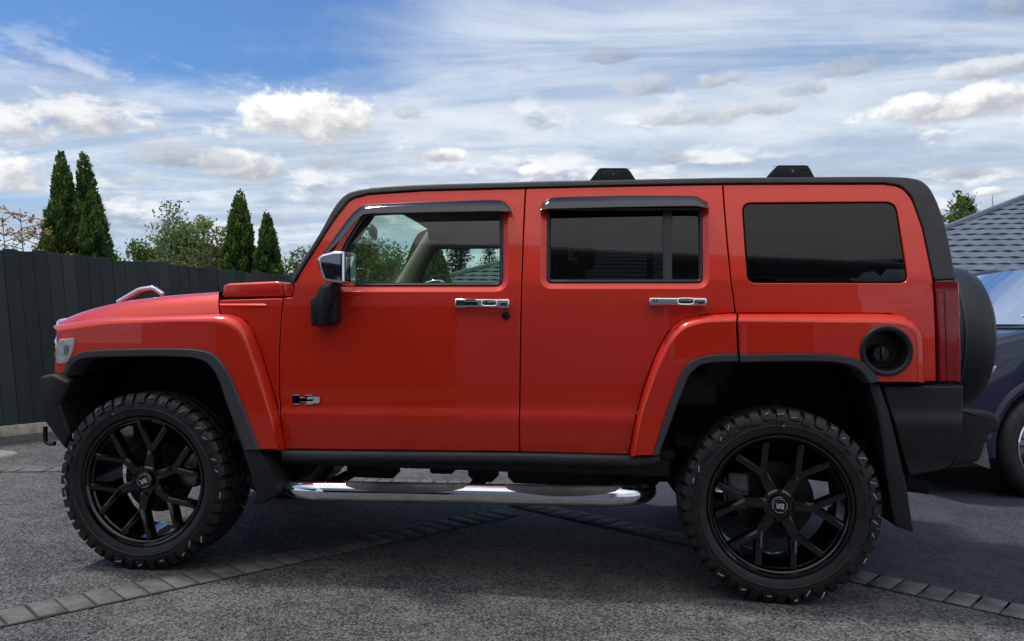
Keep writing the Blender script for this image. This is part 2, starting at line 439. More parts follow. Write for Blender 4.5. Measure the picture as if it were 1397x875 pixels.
# ------------------------------------------------------------------ setting: ground
def ground_mat(name, dark, light, warm, sc=1.0, spec=.35):
    m = bpy.data.materials.new(name); m.use_nodes = True; t = m.node_tree; q = NB(t); p = t.nodes['Principled BSDF']
    v = q.n('ShaderNodeTexCoord').outputs['Object']
    st = q.n('ShaderNodeTexVoronoi'); t.links.new(v, st.inputs['Vector']); st.inputs['Scale'].default_value = 125*sc
    st2 = q.n('ShaderNodeTexVoronoi'); t.links.new(v, st2.inputs['Vector']); st2.inputs['Scale'].default_value = 270*sc
    sv = q.n('ShaderNodeSeparateColor'); t.links.new(st.outputs['Color'], sv.inputs[0])
    sv2 = q.n('ShaderNodeSeparateColor'); t.links.new(st2.outputs['Color'], sv2.inputs[0])
    n1 = q.noise(v, 105*sc, 3, .6); n2 = q.noise(v, 1.3, 6, .65); n3 = q.noise(v, 9.0, 5, .65)
    f = q.m('ADD', q.m('MULTIPLY', sv.outputs[0], .45), q.m('ADD', q.m('MULTIPLY', sv2.outputs[0], .3), q.m('MULTIPLY', n1, .3)))
    patch = q.m('ADD', q.m('MULTIPLY', n2, .6), q.m('MULTIPLY', n3, .4))
    f = q.m('ADD', f, q.m('MULTIPLY', q.m('SUBTRACT', patch, .5), 1.0))
    col = q.mix(q.mr(f, .25, .95), dark, light)
    col = q.mix(q.m('MULTIPLY', q.mr(n2, .45, .7), .5), col, warm, 'MULTIPLY')
    st3 = q.noise(v, .55, 7, .7, .6); col = q.mix(q.mr(st3, .56, .70, 0, .5), col, (.45,.43,.42), 'MULTIPLY')
    t.links.new(col, p.inputs['Base Color']); p.inputs['Roughness'].default_value = .78; p.inputs['Specular IOR Level'].default_value = spec
    bn = q.n('ShaderNodeBump'); bn.inputs['Strength'].default_value = .9; bn.inputs['Distance'].default_value = .004
    h = q.m('ADD', q.m('MULTIPLY', st.outputs['Distance'], -1.0), q.m('MULTIPLY', n1, .6))
    t.links.new(h, bn.inputs['Height']); t.links.new(bn.outputs[0], p.inputs['Normal'])
    return m
ASPH = ground_mat('worn_asphalt', (.018,.019,.022), (.235,.233,.230), (1.0,.965,.91))
ASPH2 = ground_mat('blue_asphalt', (.018,.021,.028), (.105,.116,.140), (.95,.97,1.0), 1.25, .3)
g = G(); g.add([(-900,-900,0),(900,-900,0),(900,1500,0),(-900,1500,0)], [(0,1,2,3)])
gr = g.build('ground', ASPH, smooth=False); tag(gr, 'worn grey asphalt driveway with pale exposed stones', 'driveway', kind='structure')
def gp(u, v): p = on_z(u, v); return Vector((p.x, p.y))
PAV = mat('concrete_paver', (.125,.128,.122), .8, var=.35, vscale=9, bump=.8, bscale=120)
MORT = mat('paver_joint', (.030,.029,.027), .9, var=.3, vscale=30)
def paver_row(name, label, c0, c1, width, n=None, lap=.104, seed=1):
    rr = random.Random(seed); d = (c1-c0); L = d.length; d.normalize(); nrm = Vector((-d.y, d.x)); n = max(1, int(L/lap+.5)); lap = L/n
    g = G(); h = width/2
    pts = [c0-nrm*h, c1-nrm*h, c1+nrm*h, c0+nrm*h]
    base = mk(name, [(p.x, p.y, .004) for p in pts], [(0,1,2,3)], MORT, None, smooth=False); tag(base, label, 'paving', kind='structure')
    for i in range(n):
        gj = .0035; a = c0+d*(i*lap+gj+rr.uniform(0,.003)); e = c0+d*((i+1)*lap-gj-rr.uniform(0,.003)); w = h-.004-rr.uniform(0,.006)
        zt = .0085+rr.uniform(-.0018,.0018)
        M = Matrix.Translation(((a.x+e.x)/2, (a.y+e.y)/2, 0)) @ Matrix.Rotation(math.atan2(d.y, d.x)+rr.uniform(-.012,.012), 4, 'Z')
        l2 = (e-a).length/2; k = rr.uniform(-.0015,.0015)
        g.box((-l2, -w, -.05), (l2, w, zt), .003, 1, M)
    pv = g.build('pavers', PAV, base, sharp=60)
    return base
V2_ = lambda x, y: Vector((x, y))
g = G(); g.add([(.16,.74,.004),(30,-20.8,.004),(80,-20,.004),(80,70,.004),(-8,70,.004)], [(0,1,2,3,4)])
tag(g.build('asphalt_apron', ASPH2, smooth=False), 'smoother blue grey asphalt beyond the paver row at right', 'driveway', kind='structure')
paver_row('paver_strip', 'row of grey concrete pavers running under the red wagon from the front left', V2_(-2.35,-2.55), V2_(.10,.52), .205, seed=3)
paver_row('paver_strip', 'row of grey concrete pavers running past the rear wheel to the right', V2_(.14,.765), V2_(4.2,-2.19), .20, seed=5)
paver_row('paver_strip', 'far row of pale pavers left of the front wheel', V2_(-5.6,.80), V2_(-3.45,1.32), .19, seed=8)
paver_row('paver_strip', 'far row of pale pavers beyond the underside of the red wagon', V2_(-3.44,1.325), V2_(.06,1.33), .19, seed=9)
# round lid at the left edge
p = gp(-22, 622); g = G(); g.lathe([(.0,.012),(.20,.012),(.235,.010),(.25,-.01)], 40, 'z', (p.x, p.y, 0)); lid = g.build('drain_cover', mat('pale_concrete', (.24,.24,.235), .8, var=.25, vscale=14, bump=.6), sharp=30)
tag(lid, 'round pale concrete drain cover set in the driveway by the fence', 'drain cover')

# ------------------------------------------------------------------ fence on its concrete kerb
FA = on_z(0, 596); FB = on_d(384, 383, 11.3)
fa = Vector((FA.x, FA.y)); fd = (Vector((FB.x, FB.y))-fa).normalized(); fn = Vector((fd.y, -fd.x))     # fn faces the camera
KERB = mat('kerb_concrete', (.40,.36,.27), .85, var=.35, vscale=7, bump=.7, bscale=70)
Mf = Matrix.Translation((fa.x, fa.y, 0)) @ Matrix.Rotation(math.atan2(fd.y, fd.x), 4, 'Z')
g = G(); g.box((-6,-.02,-.1), (9.5,.10,.10), .012, 2, Mf)
tag(g.build('kerb', KERB), 'pale concrete kerb under the dark paling fence', 'kerb', kind='structure')
def fence_mat():
    m = mat('fence_stain', (.012,.017,.019), .62, spec=.35); t = m.node_tree; q = NB(t); p = t.nodes['Principled BSDF']
    v = q.n('ShaderNodeTexCoord').outputs['Object']
    mp = q.n('ShaderNodeMapping'); mp.inputs['Scale'].default_value = (1, 1, .06); t.links.new(v, mp.inputs[0])
    gn = q.noise(mp.outputs[0], 70, 4, .6); big = q.noise(v, 3.0, 5, .6)
    at = q.n('ShaderNodeAttribute', attribute_name='tone')
    c0 = q.mix(q.m('ADD', q.m('MULTIPLY', gn, .5), q.m('MULTIPLY', at.outputs['Fac'], .5)), (.011,.017,.018), (.045,.057,.056))
    c0 = q.mix(q.mr(big, .5, .75, 0, .4), c0, (.042,.051,.051))
    chip = q.noise(v, 11.0, 3, .5); c0 = q.mix(q.mr(chip, .765, .785), c0, (.20,.20,.19))
    t.links.new(c0, p.inputs['Base Color'])
    bn = q.n('ShaderNodeBump'); bn.inputs['Strength'].default_value = .5; bn.inputs['Distance'].default_value = .004
    t.links.new(gn, bn.inputs['Height']); t.links.new(bn.outputs[0], p.inputs['Normal']); return m
FENCE = fence_mat()
root = empty('paling_fence', (fa.x, fa.y, 0)); tag(root, 'tall dark stained paling fence with uneven board tops on pale kerb', 'fence')
g = G(); tones = []; lean = math.tan(R_(6.5)); x = -5.6; rr = random.Random(4); i = 0
while x < 9.2:
    w = .150; gap = rr.uniform(.001, .0035); top = 1.86+rr.uniform(-.012,.012)+(.02 if i % 5 == 0 else 0); dy = rr.uniform(0,.008)
    bm = bmesh.new(); bmesh.ops.create_cube(bm, size=1)
    for v in bm.verts:
        z = .10 if v.co.z < 0 else top + (rr.uniform(-.004,.004) if v.co.x > 0 else 0); xx = x+(gap if v.co.x < 0 else w-gap*.3)
        v.co = Vector((xx-lean*(z-1.0), .02+dy+(.019 if v.co.y > 0 else 0), z))
    bmesh.ops.bevel(bm, geom=bm.edges[:], offset=.003, segments=1, affect='EDGES'); nvb = len(bm.verts)
    bmesh.ops.transform(bm, matrix=Mf, verts=bm.verts[:]); tones += [rr.random()]*nvb; g.bm(bm); x += w; i += 1
pal = g.build('palings', FENCE, None, sharp=30); a = pal.data.attributes.new('tone', 'FLOAT', 'POINT'); a.data.foreach_set('value', tones)
pal.parent = root; pal.location = (-fa.x, -fa.y, 0)
for zr in (.35, 1.0, 1.6):
    g = G(); g.box((-5.5,.05,zr-.04), (9.0,.095,zr+.04), .004, 1, Mf); r = g.build('rail', FENCE, root); r.location = (-fa.x, -fa.y, 0)

# ------------------------------------------------------------------ foliage
def leaf_mat(name, a, b_, c_, trans=.35):
    m = bpy.data.materials.new(name); m.use_nodes = True; t = m.node_tree; t.nodes.clear(); q = NB(t)
    at = q.n('ShaderNodeAttribute', attribute_name='tone'); cr_ = q.n('ShaderNodeValToRGB')
    cr_.color_ramp.elements[0].color = (*a, 1); cr_.color_ramp.elements[1].color = (*c_, 1); e = cr_.color_ramp.elements.new(.5); e.color = (*b_, 1)
    t.links.new(at.outputs['Fac'], cr_.inputs[0])
    d = q.n('ShaderNodeBsdfPrincipled'); t.links.new(cr_.outputs[0], d.inputs['Base Color']); d.inputs['Roughness'].default_value = .55; d.inputs['Specular IOR Level'].default_value = .25
    tl = q.n('ShaderNodeBsdfTranslucent'); t.links.new(q.mix(1.0, cr_.outputs[0], (1.2,1.3,.5), 'MULTIPLY'), tl.inputs[0])
    mx = q.n('ShaderNodeMixShader'); mx.inputs[0].default_value = trans; t.links.new(d.outputs[0], mx.inputs[1]); t.links.new(tl.outputs[0], mx.inputs[2])
    o = q.n('ShaderNodeOutputMaterial'); t.links.new(mx.outputs[0], o.inputs[0]); return m
BARK = mat('bark', (.09,.07,.05), .9, var=.35, vscale=20, bump=.8, bscale=60)
def leaf_mesh(name, C_, D_, Ln, Wd, tone, m, parent, seed=0):
    """C_ centres (n,3), D_ unit directions, Ln/Wd lengths: one bent four-corner leaf each"""
    r = np.random.default_rng(seed); n = len(C_)
    A = r.normal(size=(n,3)); Sd = np.cross(D_, A); Sd /= np.linalg.norm(Sd, axis=1, keepdims=True)+1e-9
    Nn = np.cross(D_, Sd)
    Ln = np.broadcast_to(Ln, (n,))[:, None]; Wd = np.broadcast_to(Wd, (n,))[:, None]
    v = np.empty((n,4,3)); v[:,0] = C_-D_*Ln*.5; v[:,1] = C_+Sd*Wd*.5+Nn*Wd*.15; v[:,2] = C_+D_*Ln*.5; v[:,3] = C_-Sd*Wd*.5+Nn*Wd*.15
    me = bpy.data.meshes.new(name); me.vertices.add(n*4); me.vertices.foreach_set('co', v.reshape(-1))
    me.loops.add(n*4); me.loops.foreach_set('vertex_index', np.arange(n*4, dtype=np.int32)); me.polygons.add(n)
    me.polygons.foreach_set('loop_start', np.arange(0, n*4, 4, dtype=np.int32))
    me.update(calc_edges=True)
    a = me.attributes.new('tone', 'FLOAT', 'POINT'); a.data.foreach_set('value', np.repeat(tone, 4).astype(np.float32))
    return link(me, name, m, parent)
THUJA = leaf_mat('thuja_leaf', (.022,.048,.016), (.085,.150,.040), (.22,.29,.08), .3)
SHRUB = leaf_mat('shrub_leaf', (.075,.115,.048), (.16,.21,.10), (.30,.35,.21), .4)
SHRUBG = leaf_mat('green_leaf', (.05,.09,.025), (.11,.17,.05), (.21,.27,.09), .4)
RUST = leaf_mat('rust_leaf', (.30,.13,.11), (.40,.24,.18), (.36,.33,.20), .45)
DARKL = leaf_mat('dark_conifer_leaf', (.010,.020,.010), (.024,.042,.020), (.05,.075,.035), .2)
def thuja(loc, h, rad, label, seed, n=26000, tilt=0.0):
    rad = rad*1.1
    r = np.random.default_rng(seed); root = empty('thuja_tree', loc); tag(root, label, 'tree', 'slim conical thujas behind the fence')
    t = 1-np.sqrt(r.random(n)*.985+.0005)*1.0           # more low down
    t = np.clip(t+r.normal(0,.01,n), 0, 1); ph = r.random(n)*2*np.pi
    prof = lambda t: np.interp(t, [0,.08,.25,.5,.75,.9,.97,1], [.88,.98,1,.82,.50,.24,.11,.02])
    # clumps: upright plumes around the cone
    nc = 150; cph = r.random(nc)*2*np.pi; ct = r.random(nc)**1.3
    lump = np.zeros(n)
    for k in range(nc):
        dph = np.angle(np.exp(1j*(ph-cph[k])))*np.maximum(.12, prof(ct[k])); dt = (t-ct[k])*h/rad
        lump = np.maximum(lump, np.exp(-(dph/.24)**2-(np.where(dt > 0, dt/.42, dt/.9))**2))
    rr_ = prof(t)*rad*(.66+.42*lump+r.normal(0,.06,n)) + .02*lump; core = r.random(n) < .12; rr_ *= np.where(core, r.uniform(.2,.7,n), np.where(r.random(n) < .25, r.uniform(.6,.95,n), 1))
    rr_ *= np.where(r.random(n) < .04, r.uniform(1.04,1.16,n), 1)
    bend = tilt*h*t + .05*rad*np.sin(t*9+seed)
    C_ = np.stack([np.cos(ph)*rr_+bend*-1.0, np.sin(ph)*rr_, .1+t*(h-.1)], 1)
    D_ = np.stack([np.cos(ph)*.55, np.sin(ph)*.55, np.ones(n)*.9], 1)+r.normal(0,.38,(n,3)); D_ /= np.linalg.norm(D_, axis=1, keepdims=True)
    tone = np.clip(-.05+.85*lump**1.5*r.uniform(.5,1.15,n)+r.normal(0,.14,n), 0, 1)
    leaf_mesh('crown', C_, D_, r.uniform(.055,.13,n)*(.6+.4*prof(t))*np.where(core,1.9,1), r.uniform(.022,.046,n)*np.where(core,2.6,1), tone, THUJA, root, seed)
    g = G(); g.tube([(0,0,0),(-tilt*h*.3,0,h*.3),(-tilt*h*.85,0,h*.85)], [rad*.16,rad*.11,.012], 8); g.build('trunk', BARK, root)
    return root
def at_px(u, v, depth):        # top of a plant seen at a pixel -> ground point and height
    p = on_d(u, v, depth); return (p.x, p.y, 0), p.z
for (u, v, d, rad, lab, sd_, tl) in [
    (84, 204, 12.2, .37, 'tall dark green thuja with a forked tip, leftmost behind the fence', 11, .035),
    (116, 205, 12.8, .38, 'tall dark green thuja leaning behind a shorter one, second from the left fence end', 12, .055),
    (124, 258, 12.0, .27, 'short lighter green thuja tucked in front of the left tall pair', 13, .05),
    (326, 258, 13.6, .40, 'bushy bronze tinged thuja with a narrow tip, taller of the pair by the windscreen', 14, .05),
    (362, 287, 13.4, .31, 'shorter thuja nearest the red wagon windscreen pillar', 15, .075),
    (590, 322, 12.6, .40, 'dark thuja seen through the front door glass of the red wagon', 16, .0)]:
    loc, h = at_px(u, v, d); loc = (loc[0]+tl*h, loc[1], 0); thuja(loc, h, rad, lab, sd_, tilt=tl)
def bush(name, loc, h, w, label, cat, m, seed, n=9000, leaf=.07, base=0.0, nb=26, open_=.5, group='loose shrubs behind the fence', flat=1.0, wisp=0.0):
    """shrub or small tree: branching limbs, leaves in clumps around the twig ends"""
    r = np.random.default_rng(seed); root = empty(name, loc); tag(root, label, cat, group)
    g = G(); ends = []; 
    for k in range(nb):
        a = r.random()*2*np.pi; q = r.random()**.6; zt = h*(.40+.60*(r.random()**.7)*(1-.30*q**2)); e = np.array([math.cos(a)*w*q, math.sin(a)*w*q*flat, zt])
        z0 = max(base, zt*.25); s = np.array([math.cos(a)*w*.08, math.sin(a)*w*.08, z0]); mid = (s+e)/2+np.array([0,0,.12*h])*r.random()+r.normal(0,.05*w,3)
        path = cr([np.array([0,0,0.0]), s, mid, e], 4); g.tube(path, list(np.linspace(.018*h,.004,len(path))), 5)
        for t in (.55,.7,.85,1.0): ends.append((path[int(t*(len(path)-1))], .6+.4*t))
        for j in range(4):
            t = r.uniform(.5,1); p0 = path[int(t*(len(path)-1))]; p1 = p0+np.array([r.normal(0,.17*w), r.normal(0,.17*w)*flat, abs(r.normal(.05,.10))*h*.8]); g.tube([p0, (p0+p1)/2+r.normal(0,.02*w,3), p1], [.007,.005,.003], 4); ends.append((p1, 1.0)); ends.append(((p0+p1)/2, .9))
    E_ = np.array([e[0] for e in ends]); idx = r.integers(0, len(E_), n)
    off = np.clip(r.normal(0,1,(n,3)),-1.7,1.7)*np.array([.12*w,.12*w,.10*w])*open_*2
    C_ = E_[idx]+off; C_[:,2] = np.maximum(C_[:,2], .05)
    D_ = r.normal(0,1,(n,3))+np.array([0,0,.6]); D_ /= np.linalg.norm(D_, axis=1, keepdims=True)
    ct = r.random(len(E_)); tone = np.clip(ct[idx]*.55+r.random(n)*.5, 0, 1)
    leaf_mesh('foliage', C_, D_, r.uniform(.7,1.35,n)*leaf, r.uniform(.35,.6,n)*leaf, tone, m, root, seed+1)
    g.build('branches', BARK, root); return root
for (nm, u, v, d, w, lab, m, sd_, n, lf, op) in [
    ('shrub', 192, 322, 16.5, .68, 'low rounded leafy shrub showing over the fence between the thuja pairs', SHRUBG, 31, 22000, .085, .7),
    ('shrub', 250, 309, 16.0, .78, 'pale silvery green shrub behind the fence, right of the low rounded one', SHRUB, 32, 34000, .075, .8),
    ('shrub', 297, 272, 17.0, .58, 'tall airy silver green shrub left of the bronze tinged thuja', SHRUB, 33, 34000, .075, .68),
    ('shrub', 396, 322, 16.0, .50, 'sparse wispy shrub beside the red wagon windscreen pillar', SHRUBG, 34, 9000, .075, .6),
    ('shrub', 500, 318, 17.5, 1.15, 'broad leafy shrub seen through the windscreen of the red wagon', SHRUBG, 35, 26000, .085, .6)]:
    loc, h = at_px(u, v, d); bush(nm, loc, h, w, lab, 'shrub', m, sd_, n, lf, open_=op, nb=22)
# thin sprigs with rusty young leaves at the far left
def sprig(u, v, d, lab, seed):
    r = np.random.default_rng(seed); (x, y, _), h = at_px(u, v, d); root = empty('sapling', (x, y, 0)); tag(root, lab, 'sapling', 'thin rusty leaved saplings behind the fence')
    g = G(); C_ = []; T_ = []
    trunk = cr([(0.30,0,0),(.22,.02,h*.4),(.10,-.02,h*.72),(0,0,h)], 8); g.tube(trunk, list(np.linspace(.022,.003,len(trunk))), 5)
    for k in range(10):
        t = r.uniform(.58,1.0); p0 = np.array(trunk[int(t*(len(trunk)-1))]); s = r.choice([-1,1]); L = r.uniform(.10,.26)
        p1 = p0+np.array([s*L*.8, r.normal(0,.08), L*r.uniform(.2,.9)]); p2 = p1+np.array([s*L*.35, r.normal(0,.05), L*.05]); q = cr([p0,p1,p2], 4); g.tube(q, list(np.linspace(.006,.002,len(q))), 4)
        tn = r.random()
        for pt in q[3:]:
            for _ in range(3): C_.append(pt+r.normal(0,.026,3)); T_.append(np.clip(tn+r.normal(0,.15),0,1))
    C_ = np.array(C_); n = len(C_); D_ = r.normal(0,1,(n,3))*np.array([1,1,.4]); D_ /= np.linalg.norm(D_, axis=1, keepdims=True)
    leaf_mesh('foliage', C_, D_, r.uniform(.04,.075,n), r.uniform(.018,.034,n), np.array(T_), RUST, root, seed)
    g.build('branches', BARK, root)
sprig(3, 294, 10.4, 'thin sapling with rusty leaves at the left edge above the fence', 41)
sprig(27, 284, 10.6, 'tallest thin sapling with rusty young leaves behind the left fence boards', 42)
sprig(57, 312, 10.4, 'short sparse sapling with rusty leaves touching the leftmost thuja', 43)
def conifer(loc, h, w, label, seed, n=6000, m=None, gap=0.0):
    r = np.random.default_rng(seed); root = empty('conifer_tree', loc); tag(root, label, 'tree')
    g = G(); g.tube([(0,0,0),(0,0,h)], [w*.07,.02], 7); C_ = []; tiers = 17
    for k in range(tiers):
        t = .25+.75*k/tiers; rad = w*(1-t)**.8*r.uniform(.8,1.15)+.05*w
        for j in range(9):
            a = r.random()*2*np.pi; e = np.array([math.cos(a)*rad, math.sin(a)*rad, h*t+rad*.12]); s = np.array([0,0,h*t]); g.tube([s, e], [w*.016,.006*w], 4)
            mm = n//(tiers*9); u_ = r.random((mm,1))**.7; C_.append(s+(e-s)*u_+r.normal(0,1,(mm,3))*np.array([.07*w,.07*w,.022*h]))
    C_ = np.concatenate(C_); n = len(C_); D_ = r.normal(0,1,(n,3)); D_ /= np.linalg.norm(D_, axis=1, keepdims=True)
    leaf_mesh('foliage', C_, D_, r.uniform(.7,1.3,n)*w*.075, r.uniform(.3,.5,n)*w*.075, r.random(n), m or DARKL, root, seed); g.build('trunk', BARK, root)
loc, h = at_px(1317, 268, 62); conifer(loc, h, 2.7, 'distant layered dark pine above the grey tiled roof', 51, 12000)
loc, h = at_px(1354, 266, 70); conifer(loc, h, .6, 'tiny distant spindly pine top peeping over the grey roof hip', 52, 1500)
loc, h = at_px(1291, 270, 58); bush('round_tree', loc, h, 2.4, 'distant pale green round tree left of the layered pine', 'tree', SHRUBG, 53, 16000, .30, nb=34, group='distant trees beyond the grey roof')
loc, h = at_px(1309, 279, 56); bush('round_tree', loc, h, 2.2, 'distant mid green bushy tree in front of the layered pine', 'tree', SHRUBG, 54, 16000, .30, nb=34, group='distant trees beyond the grey roof')
loc, h = at_px(628, 322, 40); conifer(loc, h, 2.2, 'open branched pine seen through the front door glass beyond the tiled roof', 55, 4000)
loc, h = at_px(668, 318, 42); conifer(loc, h, 1.5, 'narrow pine seen at the rear edge of the front door glass', 56, 3500)

# ------------------------------------------------------------------ houses
def tile_mat(name, base):
    return mat(name, base, .42, var=.22, vscale=3.0, bump=.25, bscale=120)
TILE = tile_mat('grey_roof_tile', (.115,.138,.170)); TILEG = tile_mat('green_grey_roof_tile', (.10,.115,.10)); TILED = tile_mat('dark_roof_tile', (.030,.031,.034))
WALL = mat('pale_render_wall', (.50,.49,.47), .8, var=.06); WALLB = mat('brick_wall', (.30,.20,.15), .85, var=.2, vscale=12)
WIN = glass('house_glass', (.12,.13,.14), 1.5)
FRAMEW = mat('white_window_frame', (.72,.72,.70), .4)
def hip_house(name, loc, rz, L, D, hw, pitch, label, wallm, tilem, features=None, course=.40, dx=.05):
    """hip roofed house, front along local -y; tiled faces have stepped wavy courses"""
    root = empty(name, loc, rz); tag(root, label, 'house')
    g = G(); e = .0
    g.box((-L/2,-D/2,0), (L/2,D/2,hw), .01, 1); g.build('wall', wallm, root)
    ov = .55; ex, ey = L/2+ov, D/2+ov; tp = math.tan(R_(pitch)); rise = ey*tp; hx = max(.02, ex-ey)
    z0 = hw-.05
    g = G()
    def face(a0, a1, b0, b1):
        # eave a0->a1, ridge b0->b1 as xy points at height z0 / z0+rise
        a0, a1, b0, b1 = [Vector(q) for q in (a0, a1, b0, b1)]
        run = (((a0+a1)/2)-((b0+b1)/2)).length; nslope = math.hypot(run, rise); nc = int(nslope/course)
        ax = (a1-a0).normalized(); inw = Vector((-ax.y, ax.x)); Lf = (a1-a0).length; ns = int(Lf/dx)
        for k in range(nc):
            t0, t1 = k/nc, (k+1)/nc+.03
            xl0 = max((b0-a0).dot(ax)*t0, 0); xr0 = Lf-max((a1-b1).dot(ax)*t0, 0)
            xl1 = max((b0-a0).dot(ax)*min(t1,1), 0); xr1 = Lf-max((a1-b1).dot(ax)*min(t1,1), 0)
            m = max(2, int((xr0-xl0)/dx)); vs = []
            for row, (t, lift, xa, xb) in enumerate(((t0+.10/nc,-.004,xl0,xr0),(t0,.046,xl0,xr0),(t1,.006,xl1,xr1))):
                for j in range(m+1):
                    s_ = xa+(xb-xa)*j/m; wv = .009*math.sin(2*math.pi*s_/.30)+.0012*rnd.uniform(-1,1)
                    sl = wv*1.1 if row < 2 else 0
                    pt = a0+ax*s_+inw*(run*t); z = z0+rise*t+lift+wv
                    pt = pt - inw*(.015*math.sin(2*math.pi*s_/.30) if row < 2 else 0)
                    vs.append((pt.x, pt.y, z))
            fs = []
            for row in range(2):
                for j in range(m): fs.append((row*(m+1)+j, row*(m+1)+j+1, (row+1)*(m+1)+j+1, (row+1)*(m+1)+j))
            g.add(vs, fs)
    face((-ex,-ey), (ex,-ey), (-hx,0), (hx,0)); face((ex,ey), (-ex,ey), (hx,0), (-hx,0))
    face((-ex,ey), (-ex,-ey), (-hx,0), (-hx,0)); face((ex,-ey), (ex,ey), (hx,0), (hx,0))
    rf = g.build('roof', tilem, root, sharp=50)
    g = G(); zt = z0+rise+.03
    for a in ((-ex,-ey),(-ex,ey)): g.tube([(a[0],a[1],z0+.03),(-hx,0,zt)], .085, 8)
    for a in ((ex,-ey),(ex,ey)): g.tube([(a[0],a[1],z0+.03),(hx,0,zt)], .085, 8)
    g.tube([(-hx,0,zt),(hx,0,zt)], .085, 8); g.build('ridge_cap', tilem, rf)
    g = G()
    for (a, c_) in (((-ex,-ey),(ex,-ey)),((ex,-ey),(ex,ey)),((ex,ey),(-ex,ey)),((-ex,ey),(-ex,-ey))):
        g.tube([(a[0],a[1],z0-.02),(c_[0],c_[1],z0-.02)], .065, 8)
    g.box((-ex+.03,-ey+.03,z0-.10), (ex-.03,ey-.03,z0-.04), .01, 1); g.build('gutter', FRAMEW, rf)
    for (x0, x1, za, zb, kind) in (features or []):
        if kind == 'window':
            f = G(); yy = -D/2
            for lo, hi in (((x0,za),(x1,za+.06)),((x0,zb-.06),(x1,zb)),((x0,za+.06),(x0+.06,zb-.06)),((x1-.06,za+.06),(x1,zb-.06)),(((x0+x1)/2-.03,za+.06),((x0+x1)/2+.03,zb-.06))):
                f.box((lo[0],yy-.05,lo[1]), (hi[0],yy+.02,hi[1]), .006, 1)
            w = f.build('window', FRAMEW, root); p_ = G(); p_.box((x0+.05,yy-.02,za+.05), (x1-.05,yy-.012,zb-.05)); p_.build('pane', WIN, w)
        else:
            f = G(); f.box((x0,-D/2-.012,0), (x1,-D/2+.0,zb)); dr = f.build('garage_door', PLASTD if kind == 'open' else mat('garage_door_panel', (.42,.42,.41), .5), root)
    return root
# house at the right: grey hip roof above the blue car
p = on_d(1268, 372, 14.5); hl = Vector((p.x, p.y))
hip_house('tiled_house', (hl.x+7.4, hl.y+6.5, 0), R_(-6), 16.5, 12.0, 2.1, 23, 'house with a blue grey tiled hip roof behind the blue car', WALLB, TILE, [(-3,-1,.9,2.1,'window')])
p = on_d(560, 398, 21)
hip_house('neighbour_house', (p.x+6.6, p.y+4.5, 0), R_(4), 12, 8.0, 2.3, 20, 'house with a dull green grey tiled roof seen through the red wagon glass', WALL, TILEG, [(-3,-1,.9,2.0,'window')])
# behind the photographer: the house the paint, chrome and glass reflect
hip_house('garage_house', (-.9, -11.2, 0), R_(175), 8.6, 9, 5.1, 26, 'tall pale rendered house with open garage facing the parked cars', WALL, TILED,
          [(-3.6,-1.9,.9,2.1,'window'),(.6,3.4,.0,2.15,'open'),(-3.4,-2.0,3.3,4.4,'window')])

# ------------------------------------------------------------------ the red wagon
CAR = empty('off_road_wagon', (0,0,0))
tag(CAR, 'boxy red orange off road wagon with black wheels and chrome side steps, parked side on', 'car')
# outlines of the side panels, measured on the body side
FRONT_EDGE = [(389,613.5),(384,580),(381,540),(381,480),(384,430),(387,406)]
A_IN = [(401,404),(402,387),(412,369),(436,331),(459,296),(478,272,10),(503,265.5),(579,260.5),(717,257.3)]
B_CUT = [(714.5,310),(712,380),(710,470),(709,617)]
doorF = to2(FRONT_EDGE + [(399.5,405.5,3)] + A_IN[1:] + B_CUT)
FL_OUT_R = [(858,621),(868.5,567),(878,531),(889.6,498),(899,476),(912,453),(924,441),(939,434),(966,429.5),(1003,427.5)]
doorR = to2([(709,617.2),(710,470),(712,380),(714.5,310),(717,257.2),(800,255.2),(900,253.2),(986,251.8),(988,280),(992,330),(997,380),(1003,427.5)] + FL_OUT_R[-2::-1])
FL_OUT_Q = [(1003,427.5),(1120,428),(1214,428.7),(1240,436),(1252,447),(1257,459),(1258.5,490),(1259,521.5)]
quart = to2([(1003,427.5),(997,380),(992,330),(988,280),(986,251.8),(1100,251.3),(1206,251.3),(1229,254.5,10),(1244,270,10),(1259,312),(1273.5,383.5),(1278,521.5),(1259,521.5),(1258.5,490),(1257,459),(1252,447),(1240,436),(1214,428.7),(1120,428)])
# window openings (outer edge of the bevelled surround)
winF = to2([(448,398),(442,372,6),(464,326),(492,282,16),(560,279),(693,277,9),(693,398,20)])
winR = to2([(737.5,393.8,16),(739,275,8),(966,274,9),(967.5,393.8,17)])
winQ = to2([(1019.5,386.5,12),(1012,277,13),(1222.5,275.5,16),(1239.5,386.5,13)])
WB, WD = .024, .015
def door(name, outline, win, glassm, divider=None):
    d = panel(name, outline, [win], RED, CAR, bevel=(WB, WD))
    bi = offs(win, -WB); si = offs(win, -WB-.017); mid = offs(win, -WB-.008)
    ringmesh('window_seal', [(bi, -WD-.004), (offs(win,-WB-.004), -WD+.003), (mid, -WD+.004), (si, -WD-.004), (si, -WD-.03)], SEAL, d)
    panel('window_glass', offs(win, -WB-.015), [], glassm, d, off=-WD-.009, gap=0, edge=.001, depth=.003, grid=.06)
    if divider:
        (u0, u1, v0, v1) = divider
        panel('window_divider', to2([(u0,v1),(u0,v0),(u1,v0),(u1,v1)]), [], SEAL, d, off=-WD-.004, gap=0, edge=.004, depth=.03, grid=.08)
    panel('inner_trim', offs(outline, -.004), [offs(win, -WB-.012)], HEADL if name == 'front_door' else CHAR, d, off=-.062, depth=.012, grid=.08)
    return d
DF = door('front_door', doorF, winF, GCLEAR)
DR = door('rear_door', doorR, winR, GTINT, (904.5,917.5,284,382))
